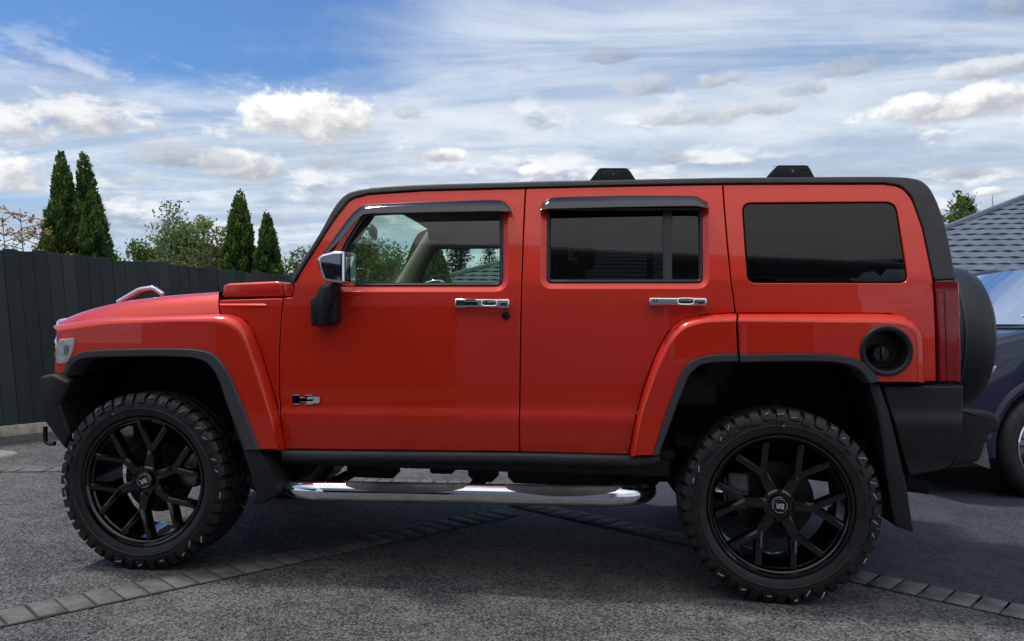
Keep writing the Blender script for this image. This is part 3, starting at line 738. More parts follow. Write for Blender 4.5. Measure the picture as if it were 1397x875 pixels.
# quarter panel with flush dark glass
QP = panel('quarter_panel', quart, [winQ], RED, CAR)
qi = offs(winQ, -.005)
panel('quarter_window', qi, [], GDARK, QP, off=-.003, gap=0, edge=.003, depth=.012, grid=.05)
ringmesh('window_frit', [(offs(winQ,-.002), -.010), (offs(winQ,-.035), -.010)], PLASTD, QP)
panel('inner_trim', offs(quart, -.012), [offs(winQ, -.03)], CHAR, QP, off=-.06, depth=.012, grid=.08)

# flares: bevel strip from body surface to the outer face, the red face, and the grey lip
def flare(name, out_px, ridge_px, face_px, n=6):
    O = cr(out_px, n); Rg = cr(ridge_px, n); g = G(); L = []
    for k in range(7):
        a = k/6*math.pi/2; w = 1-math.cos(a)*1.0; h = math.sin(a)
        row = []
        for i, (o, r) in enumerate(zip(O, Rg)):
            u = o[0]+(r[0]-o[0])*w; v = o[1]+(r[1]-o[1])*w
            p0 = S(o[0], o[1], 0); p1 = S(r[0], r[1], 0, Yfl)
            x = p0.x+(p1.x-p0.x)*w; z = p0.z+(p1.z-p0.z)*w; y0, y1 = Yb(x, z)-.002, Yfl(x, z)
            row.append((x, -(y0+(y1-y0)*h), z))
        L.append(row)
    g.loft(L); return g, face_px
# front
F_OUT = [(79,443.5),(143,433.5),(200,431),(240,430),(285,428.5),(303,428),(319,430),(336,439),(348,460),(360,494),(379,559),(389,613)]
F_RDG = [(79,452),(143,443.5),(200,440.5),(240,439),(280,439.5),(297,441),(311,445),(325,455),(338,481),(347,508),(365,559),(379,613)]
F_TRO = [(86.4,509),(94,493.6),(107,483),(128,478),(180,476),(240,475.5),(276,478),(293,484.5),(310,504),(322,530),(334,559),(354,613)]
F_TRI = [(92,513),(99,499.6),(110,491.5),(130,488),(180,487),(240,487.2),(269,490),(286,499),(298,518),(306,541),(314,563),(333,613)]
g, _ = flare('x', F_OUT, F_RDG, None)
FF = g.build('front_fender_flare', RED, CAR, True, sharp=60, recalc=True)
panel('flare_face', to2([(p[0], p[1]) for p in cr(F_RDG, 5)] + [(p[0], p[1]) for p in reversed(cr(F_TRO, 5))] + [(74.5,509),(75.5,480)], Yfl), [], RED, FF, Yf=Yfl, gap=0, edge=.0015, grid=.03)
def lip(tro, tri, name, parent):
    g = G(); n = 6
    A = cr(tro, n); B_ = cr(tri, n)
    row = lambda w, o, d=0: [tuple(Vector(S(a[0]+(b_[0]-a[0])*w, a[1]+(b_[1]-a[1])*w, 0, Yfl))+Vector((0,-o,0))) for a, b_ in zip(A, B_)]
    g.loft([row(-.06,-.02), row(0,.004), row(.12,.010), row(.85,.008), row(1.0,.0), row(1.05,-.03), row(1.05,-.11)])
    return g.build(name, TRIM, parent, True, sharp=30, recalc=True)
lip(F_TRO, F_TRI, 'arch_trim', FF)
# rear, in two pieces split at the door cut
R_RDG = [(866,622),(876,570),(884,546),(894,519),(902,501),(911,481),(920,465),(932,451),(957,441.5),(1004,439)]
R_TRO = [(891,621),(903,581),(912,555),(921,530),(930,508),(936,499),(945,491.5),(955,487.5),(971,484.3),(1006,482.5)]
R_TRI = [(898.6,621),(912,586),(921,561),(930,537),(939,515),(945,507),(953,500.5),(962,497),(978,495),(1007,494)]
g, _ = flare('x', FL_OUT_R, R_RDG, None)
RF1 = g.build('door_flare', RED, DR, True, sharp=60, recalc=True)
panel('flare_face', to2(cr(R_RDG, 5) + list(reversed(cr(R_TRO, 5))), Yfl), [], RED, DR, Yf=Yfl, gap=.001, edge=.0015, grid=.03)
lip(R_TRO, R_TRI, 'arch_trim', DR)
Q_RDG = [(1006.5,439),(1120,440.5),(1214,442),(1238,447),(1246,453),(1250,463),(1252,491),(1252.5,521.5)]
Q_TRO = [(1009,484),(1080,482.5),(1120,483.2),(1146,485.3),(1171,490.8),(1183,498),(1192,508),(1199,520)]
Q_TRI = [(1009.5,495),(1080,493.6),(1115,494),(1140,495.3),(1162,499.8),(1172,506),(1179,513),(1185,523)]
FL_OUT_Q2 = [(1006,428)]+FL_OUT_Q[1:]
g, _ = flare('x', FL_OUT_Q2, Q_RDG, None)
RF2 = g.build('rear_fender_flare', RED, CAR, True, sharp=60, recalc=True)
fcap = S(1209, 479, 0, Yfl); FCR = .096
ring_ = [(fcap.x+FCR*1.0*math.cos(a), fcap.z+FCR*math.sin(a)) for a in np.linspace(0, 2*math.pi, 49)[:-1]]
panel('flare_face', to2(cr(Q_RDG, 5) + [(1199,521.5)] + list(reversed(cr(Q_TRO, 5)))[1:], Yfl), [ring_], RED, RF2, Yf=Yfl, gap=.001, edge=.0015, grid=.03)
lip(Q_TRO, Q_TRI, 'arch_trim', RF2)
# fuel filler: black cup with a cap inside (this side only)
yf = -Yfl(fcap.x, fcap.z)
g = G(); c0 = (fcap.x, yf, fcap.z)
g.lathe([(.099,.004),(.104,-.004),(.100,-.012),(.092,-.013),(.082,-.006),(.078,.012),(.070,.075),(.0,.078)], 48, 'y', c0)
fc = g.build('fuel_filler', PLAST, CAR, False, sharp=35, recalc=True)
g = G(); c1 = (fcap.x-.012, yf, fcap.z-.012); g.lathe([(.0,.022),(.030,.022),(.036,.028),(.038,.05),(.040,.078)], 32, 'y', c1); g.box((c1[0]-.004, yf+.010, c1[2]-.028), (c1[0]+.006, yf+.03, c1[2]+.028), .003, 2); g.build('fuel_cap', GLOSSB, fc, sharp=35, recalc=True)
# front fender upper (between cowl box, door cut and flare) and shut-line ledge
panel('front_fender', to2([(299,409),(386,406.5),(384,430),(381,480),(381,540),(384,580),(389,613.5),(379,559),(360,494),(348,460),(336,439),(319,430),(300,428)]), [], RED, CAR)
g = G(); L0 = lines([(300,414.5),(330,414.5),(361,414.5)], .0, n=4); L1 = lines([(300,416.5),(330,416.5),(364,416.8)], .010, n=4); L2 = lines([(300,421),(330,420),(369,417.5)], .001, n=4)
g.loft([L0, L1, L2]); g.build('fender_crease', RED, CAR, True, sharp=60, recalc=True)
# hood: shut line, shoulder, centre
H0 = cr([(80,443),(119,436.5),(164,432.5),(208,430.5),(245,429.5),(299,427.5)], 5)
H1 = cr([(83,437.5),(119,423.5),(164,412.5),(208,406.5),(245,402.5),(299,398.5)], 5)
g = G(); rows = []
e0 = [S(*p, off=-.004) for p in H0]
for k in range(6):
    a = k/5; row = []
    for i, (p, q) in enumerate(zip(H0, H1)):
        A = e0[i]; B_ = on_y(q[0], q[1], A.y+.10)
        w = 1-(1-a)**1.6; row.append((A.x+(B_.x-A.x)*a, A.y+(B_.y-A.y)*(a**1.25), A.z+(B_.z-A.z)*w))
    rows.append(row)
top = rows[-1]
for y in (-.62,-.52,-.3,0,.3,.52,.62):
    rows.append([(p[0]-.02*(1-(y/.7)**2), y, p[2]+.005-.03*(abs(y) < .45)*0) for p in top])
rows += [[(p[0], -p[1], p[2]) for p in r] for r in reversed(rows[:6])]
g.loft(rows); HOOD = g.build('hood', RED, CAR, sharp=60, recalc=True)
g = G()   # dark gap under the hood edge
L0 = [S(p[0], p[1]+1.2, -.012) for p in H0]; L1 = [S(p[0], p[1]-.8, -.03) for p in H0]; g.loft([[tuple(p) for p in L0], [tuple(p) for p in L1]]); g.build('hood_gap', PLASTD, HOOD, True)
# chrome lifting handle near the hood's front corner
for sgn in (-1, 1):
    yh = -.52; pts = [on_y(u, v, yh) for (u, v) in ((161,412.5),(191,395),(209,392.5),(222,402))]
    g = G(); path = [(p.x, yh*-sgn*-1 if sgn < 0 else -yh, p.z) for p in pts]
    path = [(p.x, sgn*.52, p.z) for p in pts]
    path2 = [np.array(path[0])]+[np.array(path[0])*.08+np.array(path[1])*.92, np.array(path[1])*.9+np.array(path[2])*.1]+[np.array(path[1])*.12+np.array(path[2])*.88, np.array(path[2])*.85+np.array(path[3])*.15, np.array(path[3])]
    g.tube(path2, .013, 10); hh = g.build('hood_handle', CHROME, HOOD)
    q = [np.array(p)+np.array((.012*(1 if i < 2 else -1), .03*sgn*-1, -.012)) for i, p in enumerate(path)]
    g = G(); g.tube(q, .009, 8); g.build('handle_insert', SEAL, hh)
# cowl box (raised intake panel) and the little piece behind it
def pz(px, y): return [(p.x, p.z) for p in (on_y(u, v, y) for u, v in fil(px))]
g = G(); yq = -.853
g.prism(pz([(302,406),(304,390,5),(309,386.8,4),(380,383.5,4),(385,386,3),(387.5,404.8)], yq), 'y', yq, -.62, .014, 3)
g.build('cowl_vent', RED, CAR, True, sharp=40)
g = G(); g.prism(pz([(388,405),(386.5,386),(401,386.8),(400,403.5,4)], yq+.006), 'y', yq+.006, -.62, .006, 2); g.build('cowl_corner', RED, CAR, True, sharp=40)
pc = on_y(350, 386, -.62); pd = on_y(400, 388, -.62)
g = G(); g.box((on_y(303,398,-.85).x, -.63, pc.z-.06), (pd.x+.12, .63, pc.z-.012), .012, 2); g.build('cowl_panel', PLAST, CAR)

# roof trim: windscreen pillar, gutter band and rear pillar in black plastic
TR = [(393.5,385),(409,361),(436,319),(452,290),(463,274),(473,265),(485,260.5),(503,257.2),(552,253.2),(634,250.3),(730,248.2),(871,245),(980,243),(1100,241.7),(1206,241.3),(1244,243.5),(1261,250),(1274,267),(1289,308),(1304,381.6)]
TRI_ = [(1274,383.8),(1259,312),(1244,270,8),(1229,254.5,8),(1206,251),(1100,251),(986,251.5),(900,252.9),(717,257),(579,260.2),(503,265.2),(478,271.5,8),(459,295.5),(436,330.5),(412,368.5),(401.5,386)]
panel('roof_trim', to2([(p[0], p[1]) for p in cr(TR, 3)] + TRI_), [], ROOFT, CAR, off=.006, gap=.001, edge=.008, depth=.05, grid=.03)
# roof skin, windscreen, rear
tp = [S(u, v, .0) for (u, v) in cr(TR[7:15], 3)]
g = G(); rows = []
for k in range(13):
    w = -1+2*k/12; rows.append([(p.x, p.y*-w*1.0 if True else 0, p.z-.012+.045*(1-w*w)) for p in tp])
g.loft(rows); g.build('roof', RED, CAR, sharp=60, recalc=True)
w0 = S(401,386,-.03); w1 = S(500,262,-.03)
g = G(); rows = []
for k in range(13):
    w = -1+2*k/12; bow = .10*(1-w*w); rows.append([(w0.x+(w1.x-w0.x)*t-bow*(1-.5*t), (w0.y+(w1.y-w0.y)*t)*w, w0.z+(w1.z-w0.z)*t+.03*(1-w*w)*t) for t in (0,.33,.66,1)])
g.loft(rows); g.build('windscreen', GCLEAR, CAR, sharp=70)
# rear wall: tailgate with window
xr = S(1300,480).x; zb = S(1300,523).z; zt = S(1230,246).z; zm = S(1304,383).z; xt = S(1258,252).x
def gate_x(z): return xr if z < zm else xr+(xt-xr)*((z-zm)/(zt-zm))**1.6
g = G(); rows = []
for y in np.linspace(-1, 1, 15):
    rows.append([(gate_x(z)-.02-.035*(abs(y)**4), y*(.80 if z < zm else .80-.10*(z-zm)/(zt-zm)), z) for z in np.linspace(zb, zt-.02, 14)])
g.loft(rows)
def _open(f):
    cy = sum(g.v[i][1] for i in f)/len(f); cz = sum(g.v[i][2] for i in f)/len(f); return abs(cy) < .56 and zm+.02 < cz < zt-.09
g.f = [f for f in g.f if not _open(f)]
hb = G(); hb.box((xt-.16,-.70,zt-.10), (xt-.03,.70,zt-.03), .01, 1); hb.build('rear_header_trim', CHAR, CAR)
TG = g.build('tailgate', RED, CAR, sharp=60, recalc=True)
g = G(); rows = []
for y in np.linspace(-.60, .60, 9): rows.append([(gate_x(z)-.012-.035*(abs(y/.8)**4), y, z) for z in np.linspace(zm-.02, zt-.06, 8)])
g.loft(rows); g.build('rear_window', GDARK, TG)
g = G(); g.box((xr-.13,-.72,zb), (xr-.08,.72,zm+.02), .01, 1); g.build('tailgate_liner', CHAR, TG)
# tail lamps wrap the rear corner
tl = to2([(1274.5,384),(1307,384),(1310,522),(1279,522)])
TLm = panel('tail_light', tl, [], LENS_R, CAR, off=.012, gap=.002, edge=.008, depth=.06, grid=.05)
g = G(); L0 = lines([(1287.5,386),(1290,450),(1292,520)], .0145); L1 = lines([(1289,386),(1291.5,450),(1293.5,520)], .0145); g.loft([L0, L1]); g.build('lens_rib', mat('lens_seam', (.08,.002,.004), .3), TLm, True)
g = G(); L0 = lines([(1275.5,385),(1290,385),(1306,385)], .022); L1 = lines([(1276,393),(1290,393),(1306.5,393)], .014); L2 = lines([(1276,397),(1290,397),(1306.5,397)], .0135); g.loft([L0, L1, L2]); g.build('lens_step', LENS_R, TLm, True, recalc=True)

# rocker panel, side step
g = G(); rk = []
for dv, off in ((-1,-.012),(1.0,.004),(4,.010),(9,.006),(12.5,-.012),(15,-.05),(16,-.12)):
    rk.append(lines([(384,615+dv),(520,616.6+dv),(709,618.6+dv),(858,622+dv),(900,623+dv*.6)], off+.012))
g.loft(rk); g.build('rocker_panel', TRIM, CAR, True, sharp=70, recalc=True)
ys = -.925
p0 = on_y(396, 669, ys); p1 = on_y(640, 672.5, ys); p2 = on_y(868, 678, ys); rt = .045
g = G(); path = [(p0.x-.05, ys+.14, p0.z), (p0.x-.012, ys+.07, p0.z), (p0.x+.05, ys+.015, p0.z), (p0.x+.13, ys, p0.z+.0)]
for t in np.linspace(.08, .92, 24): path.append((p0.x+(p2.x-p0.x)*t, ys, p0.z+(p2.z-p0.z)*t))
path += [(p2.x-.11, ys, p2.z), (p2.x-.03, ys+.02, p2.z), (p2.x+.03, ys+.09, p2.z), (p2.x+.05, ys+.16, p2.z)]
g.tube(path, rt, 20); STEP = g.build('side_step', CHROME, CAR, True, sharp=60)
def pad(u0, u1, name='step_pad'):
    g = G(); a = on_y(u0, 660, ys); c_ = on_y(u1, 662, ys); n = 26; rows = []
    for j in range(9):
        th = R_(100 - j*24); row = []
        for i in range(n+1):
            t = i/n; e = math.sin(math.pi*t)**.35; x = a.x+(c_.x-a.x)*t; z = p0.z+(p2.z-p0.z)*((x-p0.x)/(p2.x-p0.x))
            lim = R_(100) - R_(178)*(j/8)*e - R_(0); th = R_(128)-(R_(128)-R_(14))*(.5+(j/8-.5)*e)
            r = rt+.004+.003*(.25 < j/8 < .75)
            row.append((x, ys-r*math.cos(th)*1.0, z-.006*e+r*math.sin(th)))
        rows.append(row)
    g.loft(rows); g.build(name, PLAST, STEP, True, sharp=50, recalc=True)
pad(470, 640); pad(688, 846)
for u in (430, 640, 843):
    g = G(); p = on_y(u, 668, ys); g.box((p.x-.03, ys+.02, p.z-.03), (p.x+.03, -.45, p.z+.0), .006, 1); g.box((p.x-.035, ys-.01, p.z-rt-.006), (p.x+.035, ys+.05, p.z-rt+.02), .004, 1)
    g.build('step_bracket', PLASTD, CAR, True)

# bumpers, mud flaps
yb_ = -.90
g = G(); g.prism(pz([(51.5,514),(71,510),(95,522),(80,553),(95,592),(88,615),(57,572)], yb_), 'y', yb_, -.42, .018, 3); 
xb = on_y(53,540,yb_).x; zb0 = on_y(57,572,yb_).z; zb1 = on_y(53,514,yb_).z
FB_ = g.build('front_bumper', PLAST, CAR, True, sharp=35)
g = G(); g.box((xb-.05,-.43,zb0+.02), (xb+.22,.43,zb1), .02, 3); g.box((xb-.06,-.25,zb0+.06), (xb-.02,.25,zb1-.05), .01, 2); g.build('bumper_center', PLAST, CAR)
for sgn in (-1, 1):
    yk = sgn*.52; P3 = [on_y(u, v, -.80) for (u, v) in ((58,583),(58,600),(62,606),(71,606))]
    g = G(); g.tube([(p.x, yk*1.5, p.z) for p in cr([tuple(q) for q in P3], 5) for p in [Vector(p)]], .011, 10); g.build('tow_hook', GLOSSB, CAR)
# front face: grille and lamps
xg = S(80,470).x-.02; zg0 = S(78,508).z; zg1 = S(82,446).z
g = G(); g.box((xg-.02,-.66,zg0), (xg+.06,.66,zg1), .015, 2); GR = g.build('grille', PLASTD, CAR)
g = G(); g.prism([(xg-.05,zg1-.01),(xg-.035,zg1+.035),(xg+.05,zg1+.05),(xg+.05,zg1-.02)], 'y', -.80, .80, .012, 2); g.build('grille_header', CHROME, GR)
g = G()
for k in range(8): y = -.36+.72*k/7; g.box((xg-.045,y-.022,zg0+.01), (xg-.015,y+.022,zg1-.02), .008, 2)
g.build('grille_bars', CHROME, GR)
for sgn in (-1, 1):
    g = G(); cl = (xg-.02, sgn*.655, (zg0+zg1)/2+.005); g.lathe([(.125,.06),(.130,-.02),(.118,-.045),(.105,-.03)], 40, 'x', cl); hl_ = g.build('headlight', CHROME, CAR, recalc=True)
    g = G(); g.lathe([(.106,-.03),(.08,-.042),(.04,-.05),(0.0,-.052)], 40, 'x', cl); g.build('lens', LENS_C, hl_)
    g = G(); cy = sgn*.775; g.box((xg-.01, min(cy,cy+.06*sgn), zg0+.01), (xg+.06, max(cy,cy+.06*sgn), zg1-.01), .01, 2); g.build('fender_front', RED, CAR)
# clear side marker
sm = to2([(77.5,494),(77.5,472),(82,463,3),(102.5,461.5,3),(101.5,476),(93,496,4),(80,497,3)], Yfl)
SMK = panel('side_marker', sm, [], LENS_C, CAR, Yf=Yfl, off=.008, gap=0, edge=.004, depth=.02, grid=.03)
panel('marker_bulb', to2([(88,484),(88,472),(95,470),(97,478),(93,487)], Yfl), [], STEEL, SMK, Yf=Yfl, off=.0085, gap=0, edge=.003, depth=.002, grid=.03)
# rear lower corner, bumper, flaps
panel('rear_corner_cladding', to2([(1199,525),(1310.5,525.5),(1310,561),(1305.5,598),(1295,634,8),(1281,641,6),(1237,649),(1222,600)]), [], PLAST, CAR, off=.03, gap=.001, edge=.010, depth=.10, grid=.05)
g = G(); yr = -.80
g.prism(pz([(1309,557,4),(1356,563,4),(1366,573,4),(1364,588,4),(1350,593),(1337,630,6),(1297,638)], yr), 'y', yr, -.35, .016, 3); RB = g.build('rear_bumper', PLAST, CAR, True, sharp=35)
pq = on_y(1340,575,yr); pr_ = on_y(1320,630,yr); g = G(); g.box((pr_.x-.1,-.36,pr_.z), (pq.x+.08,.36,pq.z), .015, 2); g.build('bumper_step', PLAST, CAR)
g = G(); g.prism(pz([(1335,594),(1343,594),(1352,640),(1350,641),(1326,632)], yr+.04), 'y', yr+.04, yr+.09, .004, 1); g.build('bumper_bracket', STEEL, CAR, True)
pe = on_y(1242,660,-.55); g = G(); g.tube([(pe.x-.5,-.5,pe.z+.03),(pe.x-.1,-.55,pe.z),(pe.x+.06,-.60,pe.z-.005)], .03, 16, False); g.build('exhaust_pipe', PLASTD, CAR)
g = G(); g.prism(pz([(1185,523),(1199,522),(1213,562),(1222,598),(1238,668),(1246.5,727),(1222,719),(1216,690),(1208,640),(1203,600),(1196,560)], -.915), 'y', -.915, -.60, .006, 2); g.build('mud_flap', PLASTD if False else PLAST, CAR, True, sharp=35)
g = G(); g.prism(pz([(311,556),(333.5,556),(354,613),(376,657),(381,672),(354,690),(346,660),(330,612)], -.93), 'y', -.93, -.60, .006, 2); g.build('mud_flap', PLAST, CAR, True, sharp=35)

# wheel wells, floor, frame: what closes the body from below and inside
def well(tri, xc):
    g = G(); A = cr(tri, 6); L = [[tuple(Vector(S(p[0], p[1]-2, 0, Yfl))+Vector((0,d,0))) for p in A] for d in (.03,.25,.52)]
    L = [[(p[0], p[1], p[2]+.0) for p in r] for r in L]
    g.loft(L); k = len(A); cz = L[2][0][2]
    cen = len(g.v); g.add([(sum(p[0] for p in L[2])/k, L[2][0][1], .55)], []); g.f += [(2*k+i, 2*k+i+1, cen) for i in range(k-1)]
    g.build('wheel_well', PLASTD, CAR, True)
well(F_TRI, -1.42); well(R_TRI[:-1]+Q_TRI, 1.42)
g = G(); g.box((-1.02,-.80,.56), (1.0,.80,.60), .01, 1); g.box((-1.05,-.80,.58), (-.86,.80,1.27), .01, 1); g.box((1.0,-.70,.60), (2.08,.70,.66), .01, 1)
for s in (-1, 1):
    for xa, xb_ in ((-1.93,-.95),(.92,2.0)): g.box((xa, min(s*.44,s*.40), .50), (xb_, max(s*.44,s*.40), 1.12), .005, 1)
    g.box((1.84, min(s*.84,s*.42), .52), (1.90, max(s*.84,s*.42), 1.02), .005, 1); g.box((-1.93, min(s*.80,s*.42), .62), (-1.86, max(s*.80,s*.42), 1.05), .005, 1)
g.build('floor_pan', PLASTD, CAR)
g = G()
for s in (-1, 1): g.box((-1.95, s*.42-.05, .44), (2.1, s*.42+.05, .57), .01, 1)
for x in (-.95, -.12, .45, .95): g.box((x-.06,-.45,.40), (x+.06,.45,.50), .01, 1)
g.box((-.62,-.16,.385), (-.18,.2,.56), .04, 2); g.box((.05,-.36,.40), (.40,.1,.56), .04, 2); g.box((.5,-.1,.42),(1.1,.36,.6),.03,2)
for s in (-1, 1):
    g.box((-1.0, min(s*.80,s*.62), .485), (.98, max(s*.80,s*.62), .57), .01, 1)
    for u0, u1 in ((385,428),(472,543),(638,679),(692,900)):
        xa, xb_ = on_y(u0,655,-.62).x, on_y(u1,655,-.62).x; g.box((xa, min(s*.64,s*.55), .40), (xb_, max(s*.64,s*.55), .50), .03, 1)
g.build('chassis_frame', PLASTD, CAR)
g = G(); g.tube([(-1.421,-.6,.41),(-1.421,.6,.41)], .045, 12); g.tube([(1.421,-.7,.41),(1.421,.7,.41)], .055, 12); g.lathe([(0,-.16),(.12,-.1),(.15,0),(.12,.1),(0,.16)], 20, 'y', (1.421,.05,.41)); g.tube([(-.2,0,.46),(1.4,.05,.43)], .035, 10); g.build('axles', PLASTD, CAR)

# cabin
g = G(); g.tube([tuple(S(u, v, -.115)) for u, v in ((505,272),(720,264),(990,259),(1225,262))], .055, 8); g.build('roof_rail_trim', CHAR, CAR, True)
g = G(); g.tube([tuple(S(u, v, -.12)) for u, v in ((1222,262),(1240,300),(1256,380),(1262,430))], .06, 8); g.build('rear_pillar_trim', CHAR, CAR, True)
for cut in ([(709,612),(711,470),(713,380),(717,266)], [(1004,440),(998,382),(993,330),(987,262)]):
    g = G(); g.tube([tuple(S(u, v, -.115)) for u, v in cut], .05, 8); g.build('pillar', CHAR, CAR, True)
g = G(); g.loft([[(-.40,y,1.735-.02*(y/.7)**2) for y in np.linspace(-.69,.69,9)], [(.6,y,1.765-.02*(y/.7)**2) for y in np.linspace(-.69,.69,9)], [(1.95,y,1.76-.02*(y/.7)**2) for y in np.linspace(-.69,.69,9)]]); g.build('headliner', HEADL, CAR)
for sgn in (-1, 1):
    q0 = S(418,384,-.075); q1 = S(500,276,-.075); g = G()
    g.tube([(q0.x+.02, sgn*-q0.y*1.0 if False else sgn*abs(q0.y), q0.z-.02), (q1.x+.02, sgn*abs(q1.y), q1.z)], [.075,.055], 10); g.build('pillar_trim', BEIGE, CAR)
g = G(); g.prism([(-.86,1.05),(-.90,1.25),(-.72,1.315),(-.52,1.28),(-.42,1.16),(-.46,.95),(-.6,.7),(-.85,.7)], 'y', -.74, .74, .03, 2); g.build('dashboard', CHAR, CAR)
g = G(); M = Matrix.Translation((-.36,.37,1.17)) @ Matrix.Rotation(R_(-68), 4, 'Y')
ringp = [tuple(M @ Vector((.185*math.cos(a), .185*math.sin(a), 0))) for a in np.linspace(0, 2*math.pi, 33)]
g.tube(ringp, .016, 8, False); g.tube([tuple(M @ Vector((-.18,0,0))), tuple(M @ Vector((.18,0,0)))], .014, 6); g.tube([tuple(M @ Vector((0,0,0))), (-.55,.37,1.08)], .03, 8); g.build('steering_wheel', CHAR, CAR)
def seat(x, y, w=.52):
    g = G(); g.box((x-.48,y-w/2,.78), (x+.08,y+w/2,.95), .05, 3); g.box((-.07,-w/2,0), (.07,w/2,.60), .05, 3, Matrix.Translation((x+.05,y,.88)) @ Matrix.Rotation(R_(17), 4, 'Y')); s_ = g.build('seat', CHAR, CAR)
    g = G(); g.box((-.05,-.13,.0), (.05,.13,.17), .04, 3, Matrix.Translation((x+.25,y,1.49)) @ Matrix.Rotation(R_(12), 4, 'Y')); g.build('headrest', CHAR, s_)
for y in (-.37, .37): seat(.30, y)
seat(1.12, -.35, .6); seat(1.12, .35, .6)
pm = on_y(509.5, 317, -.03); g = G(); g.box((pm.x-.012, -.12, pm.z-.033), (pm.x+.014, .06, pm.z+.033), .012, 2, Matrix.Translation((pm.x,-.03,pm.z)) @ Matrix.Rotation(R_(10),4,'Z') @ Matrix.Translation((-pm.x,.03,-pm.z))); g.tube([(pm.x,-.03,pm.z+.0),(pm.x-.05,-.02,pm.z+.03),(pm.x-.12,-.02,pm.z+.045)], .012, 8); g.build('rear_view_mirror', PLASTD, CAR)

# door furniture
def handle(pts, par, key=None):
    (u0, v0, u1, v1) = pts; a = S(u0, v0); c_ = S(u1, v1); z0, z1 = min(a.z, c_.z), max(a.z, c_.z); y = a.y
    M = Matrix.Translation((0,0,0)); hgt = z1-z0; tilt = (S(u1,(v0+v1)/2).z-S(u0,(v0+v1)/2).z)/(c_.x-a.x)
    sk = Matrix.Identity(4); sk[2][0] = 0
    g = G(); g.box((a.x, y-.045, z0+.1*hgt), (c_.x, y-.022, z1), .008, 3); g.box((a.x, y-.03, z0), (a.x+.055, y+.004, z1-.1*hgt), .008, 2); g.box((c_.x-.055, y-.03, z0), (c_.x, y+.004, z1-.1*hgt), .008, 2)
    h = g.build('door_handle', CHROME, par, True, sharp=35)
    rx = c_.x-.16*(c_.x-a.x)-.05; zc = z0+.56*hgt
    g = G(); path = [(rx+.034*math.copysign(abs(math.cos(t))**.5, math.cos(t)), y-.046, zc+.013*math.copysign(abs(math.sin(t))**.5, math.sin(t))) for t in np.linspace(0, 2*math.pi, 25)]; g.tube(path, .0032, 6, False); g.build('handle_ring', CHROME, h, True)
    g = G(); g.box((rx-.030, y-.0465, zc-.010), (rx+.030, y-.0445, zc+.002), .0008, 1); 
    if key: g.box((a.x+.01, y-.0462, z0+.30*hgt), (a.x+.046, y-.0442, z0+.85*hgt), .0008, 1); g.box((a.x+.050, y-.0462, z0+.78*hgt), (a.x+.095, y-.0442, z0+.93*hgt), .0008, 1)
    g.box((c_.x-.04, y-.0462, z0+.28*hgt), (c_.x-.012, y-.0442, z0+.60*hgt), .0008, 1)
    for k in range(2): x = a.x+(.115+.022*k if key else .018+.012*k); g.box((x, y-.0462, z0+.45*hgt), (x+(.010 if key else .005), y-.0442, z0+.80*hgt), .0008, 1)
    g.build('handle_slots', SEAL, h, True)
    g = G(); L0 = lines([(u0-3,v0+1),(u1+3,v0-0.5)], .0008, n=8); L1 = lines([(u0-3,v1+2.5),(u1+3,v1+1)], .0008, n=8)
handle((622.5,408,696.5,421.5), DF, True); handle((885,406.5,963,418.5), DR)
k = S(690.5,431); g = G(); g.lathe([(.0,-.010),(.006,-.010),(.007,-.013),(.015,-.012),(.0185,-.006),(.0185,.003)], 28, 'y', tuple(k)); g.build('key_lock', GLOSSB, DF, recalc=True)
def deflector(out_px, low_px, par):
    g = G(); n = 5; A = cr(out_px, n); B_ = cr(low_px, n); rows = []
    for w, o in ((0,.001),(.04,.008),(.25,.022),(.6,.032),(.97,.035),(1.0,.033),(.97,.030),(.5,.026)):
        rows.append([tuple(S(a[0]+(b_[0]-a[0])*w, a[1]+(b_[1]-a[1])*w, o)) for a, b_ in zip(A, B_)])
    g.loft(rows); g.build('wind_deflector', SMOKE, par, True, sharp=50, recalc=True)
deflector([(441,343),(456,323),(469,305),(482,289.5),(498,279.5),(540,276.7),(583,275),(640,273.2),(675,272.5),(688,275),(696.5,284)],
          [(447,345),(466,325),(480,308),(490,297),(502,292),(540,291),(583,290),(640,289),(674,288.5),(688,289),(698,288)], DF)
deflector([(737,285),(741,277),(748,271),(760,269),(800,268),(843,267),(900,266.8),(942,267),(952,268.5),(960,274),(966.5,282)],
          [(736,286.5),(742,286),(750,285.2),(762,285),(800,284),(843,283),(900,282),(940,281.3),(952,281.8),(960,283),(967,284)], DR)
# side mirror
ym = -1.06
g = G(); hp = pz([(431.5,353,3),(437,346.5,4),(455,342,4),(469.5,342.5,3),(469.5,387,4),(450,386,6),(440,383,4),(434,366)], ym)
g.prism(hp, 'y', ym, -.90, .016, 4, 1.04); MI = g.build('side_mirror', CHROME, DF, True, sharp=60)
g = G(); a = on_y(469.5,350,ym); c_ = on_y(469.5,382,ym); g.box((a.x-.004, -1.035, c_.z), (a.x+.0015, -.915, a.z), .001, 1); g.build('mirror_glass', CHROME, MI, True)
g = G(); g.prism(pz([(439,389),(459,386),(460,404),(460.5,440,5),(446,446,6),(426,445,4),(425,409,3),(432,405.5)], -.93), 'y', -.955, -.86, .010, 2, 1.0); 
g.prism(pz([(438,392),(460,386),(458,398),(447,420),(443,444),(434,444)], -.99), 'y', -1.0, -.93, .012, 2, 1.05)
g.build('mirror_arm', PLAST, MI, True, sharp=30)
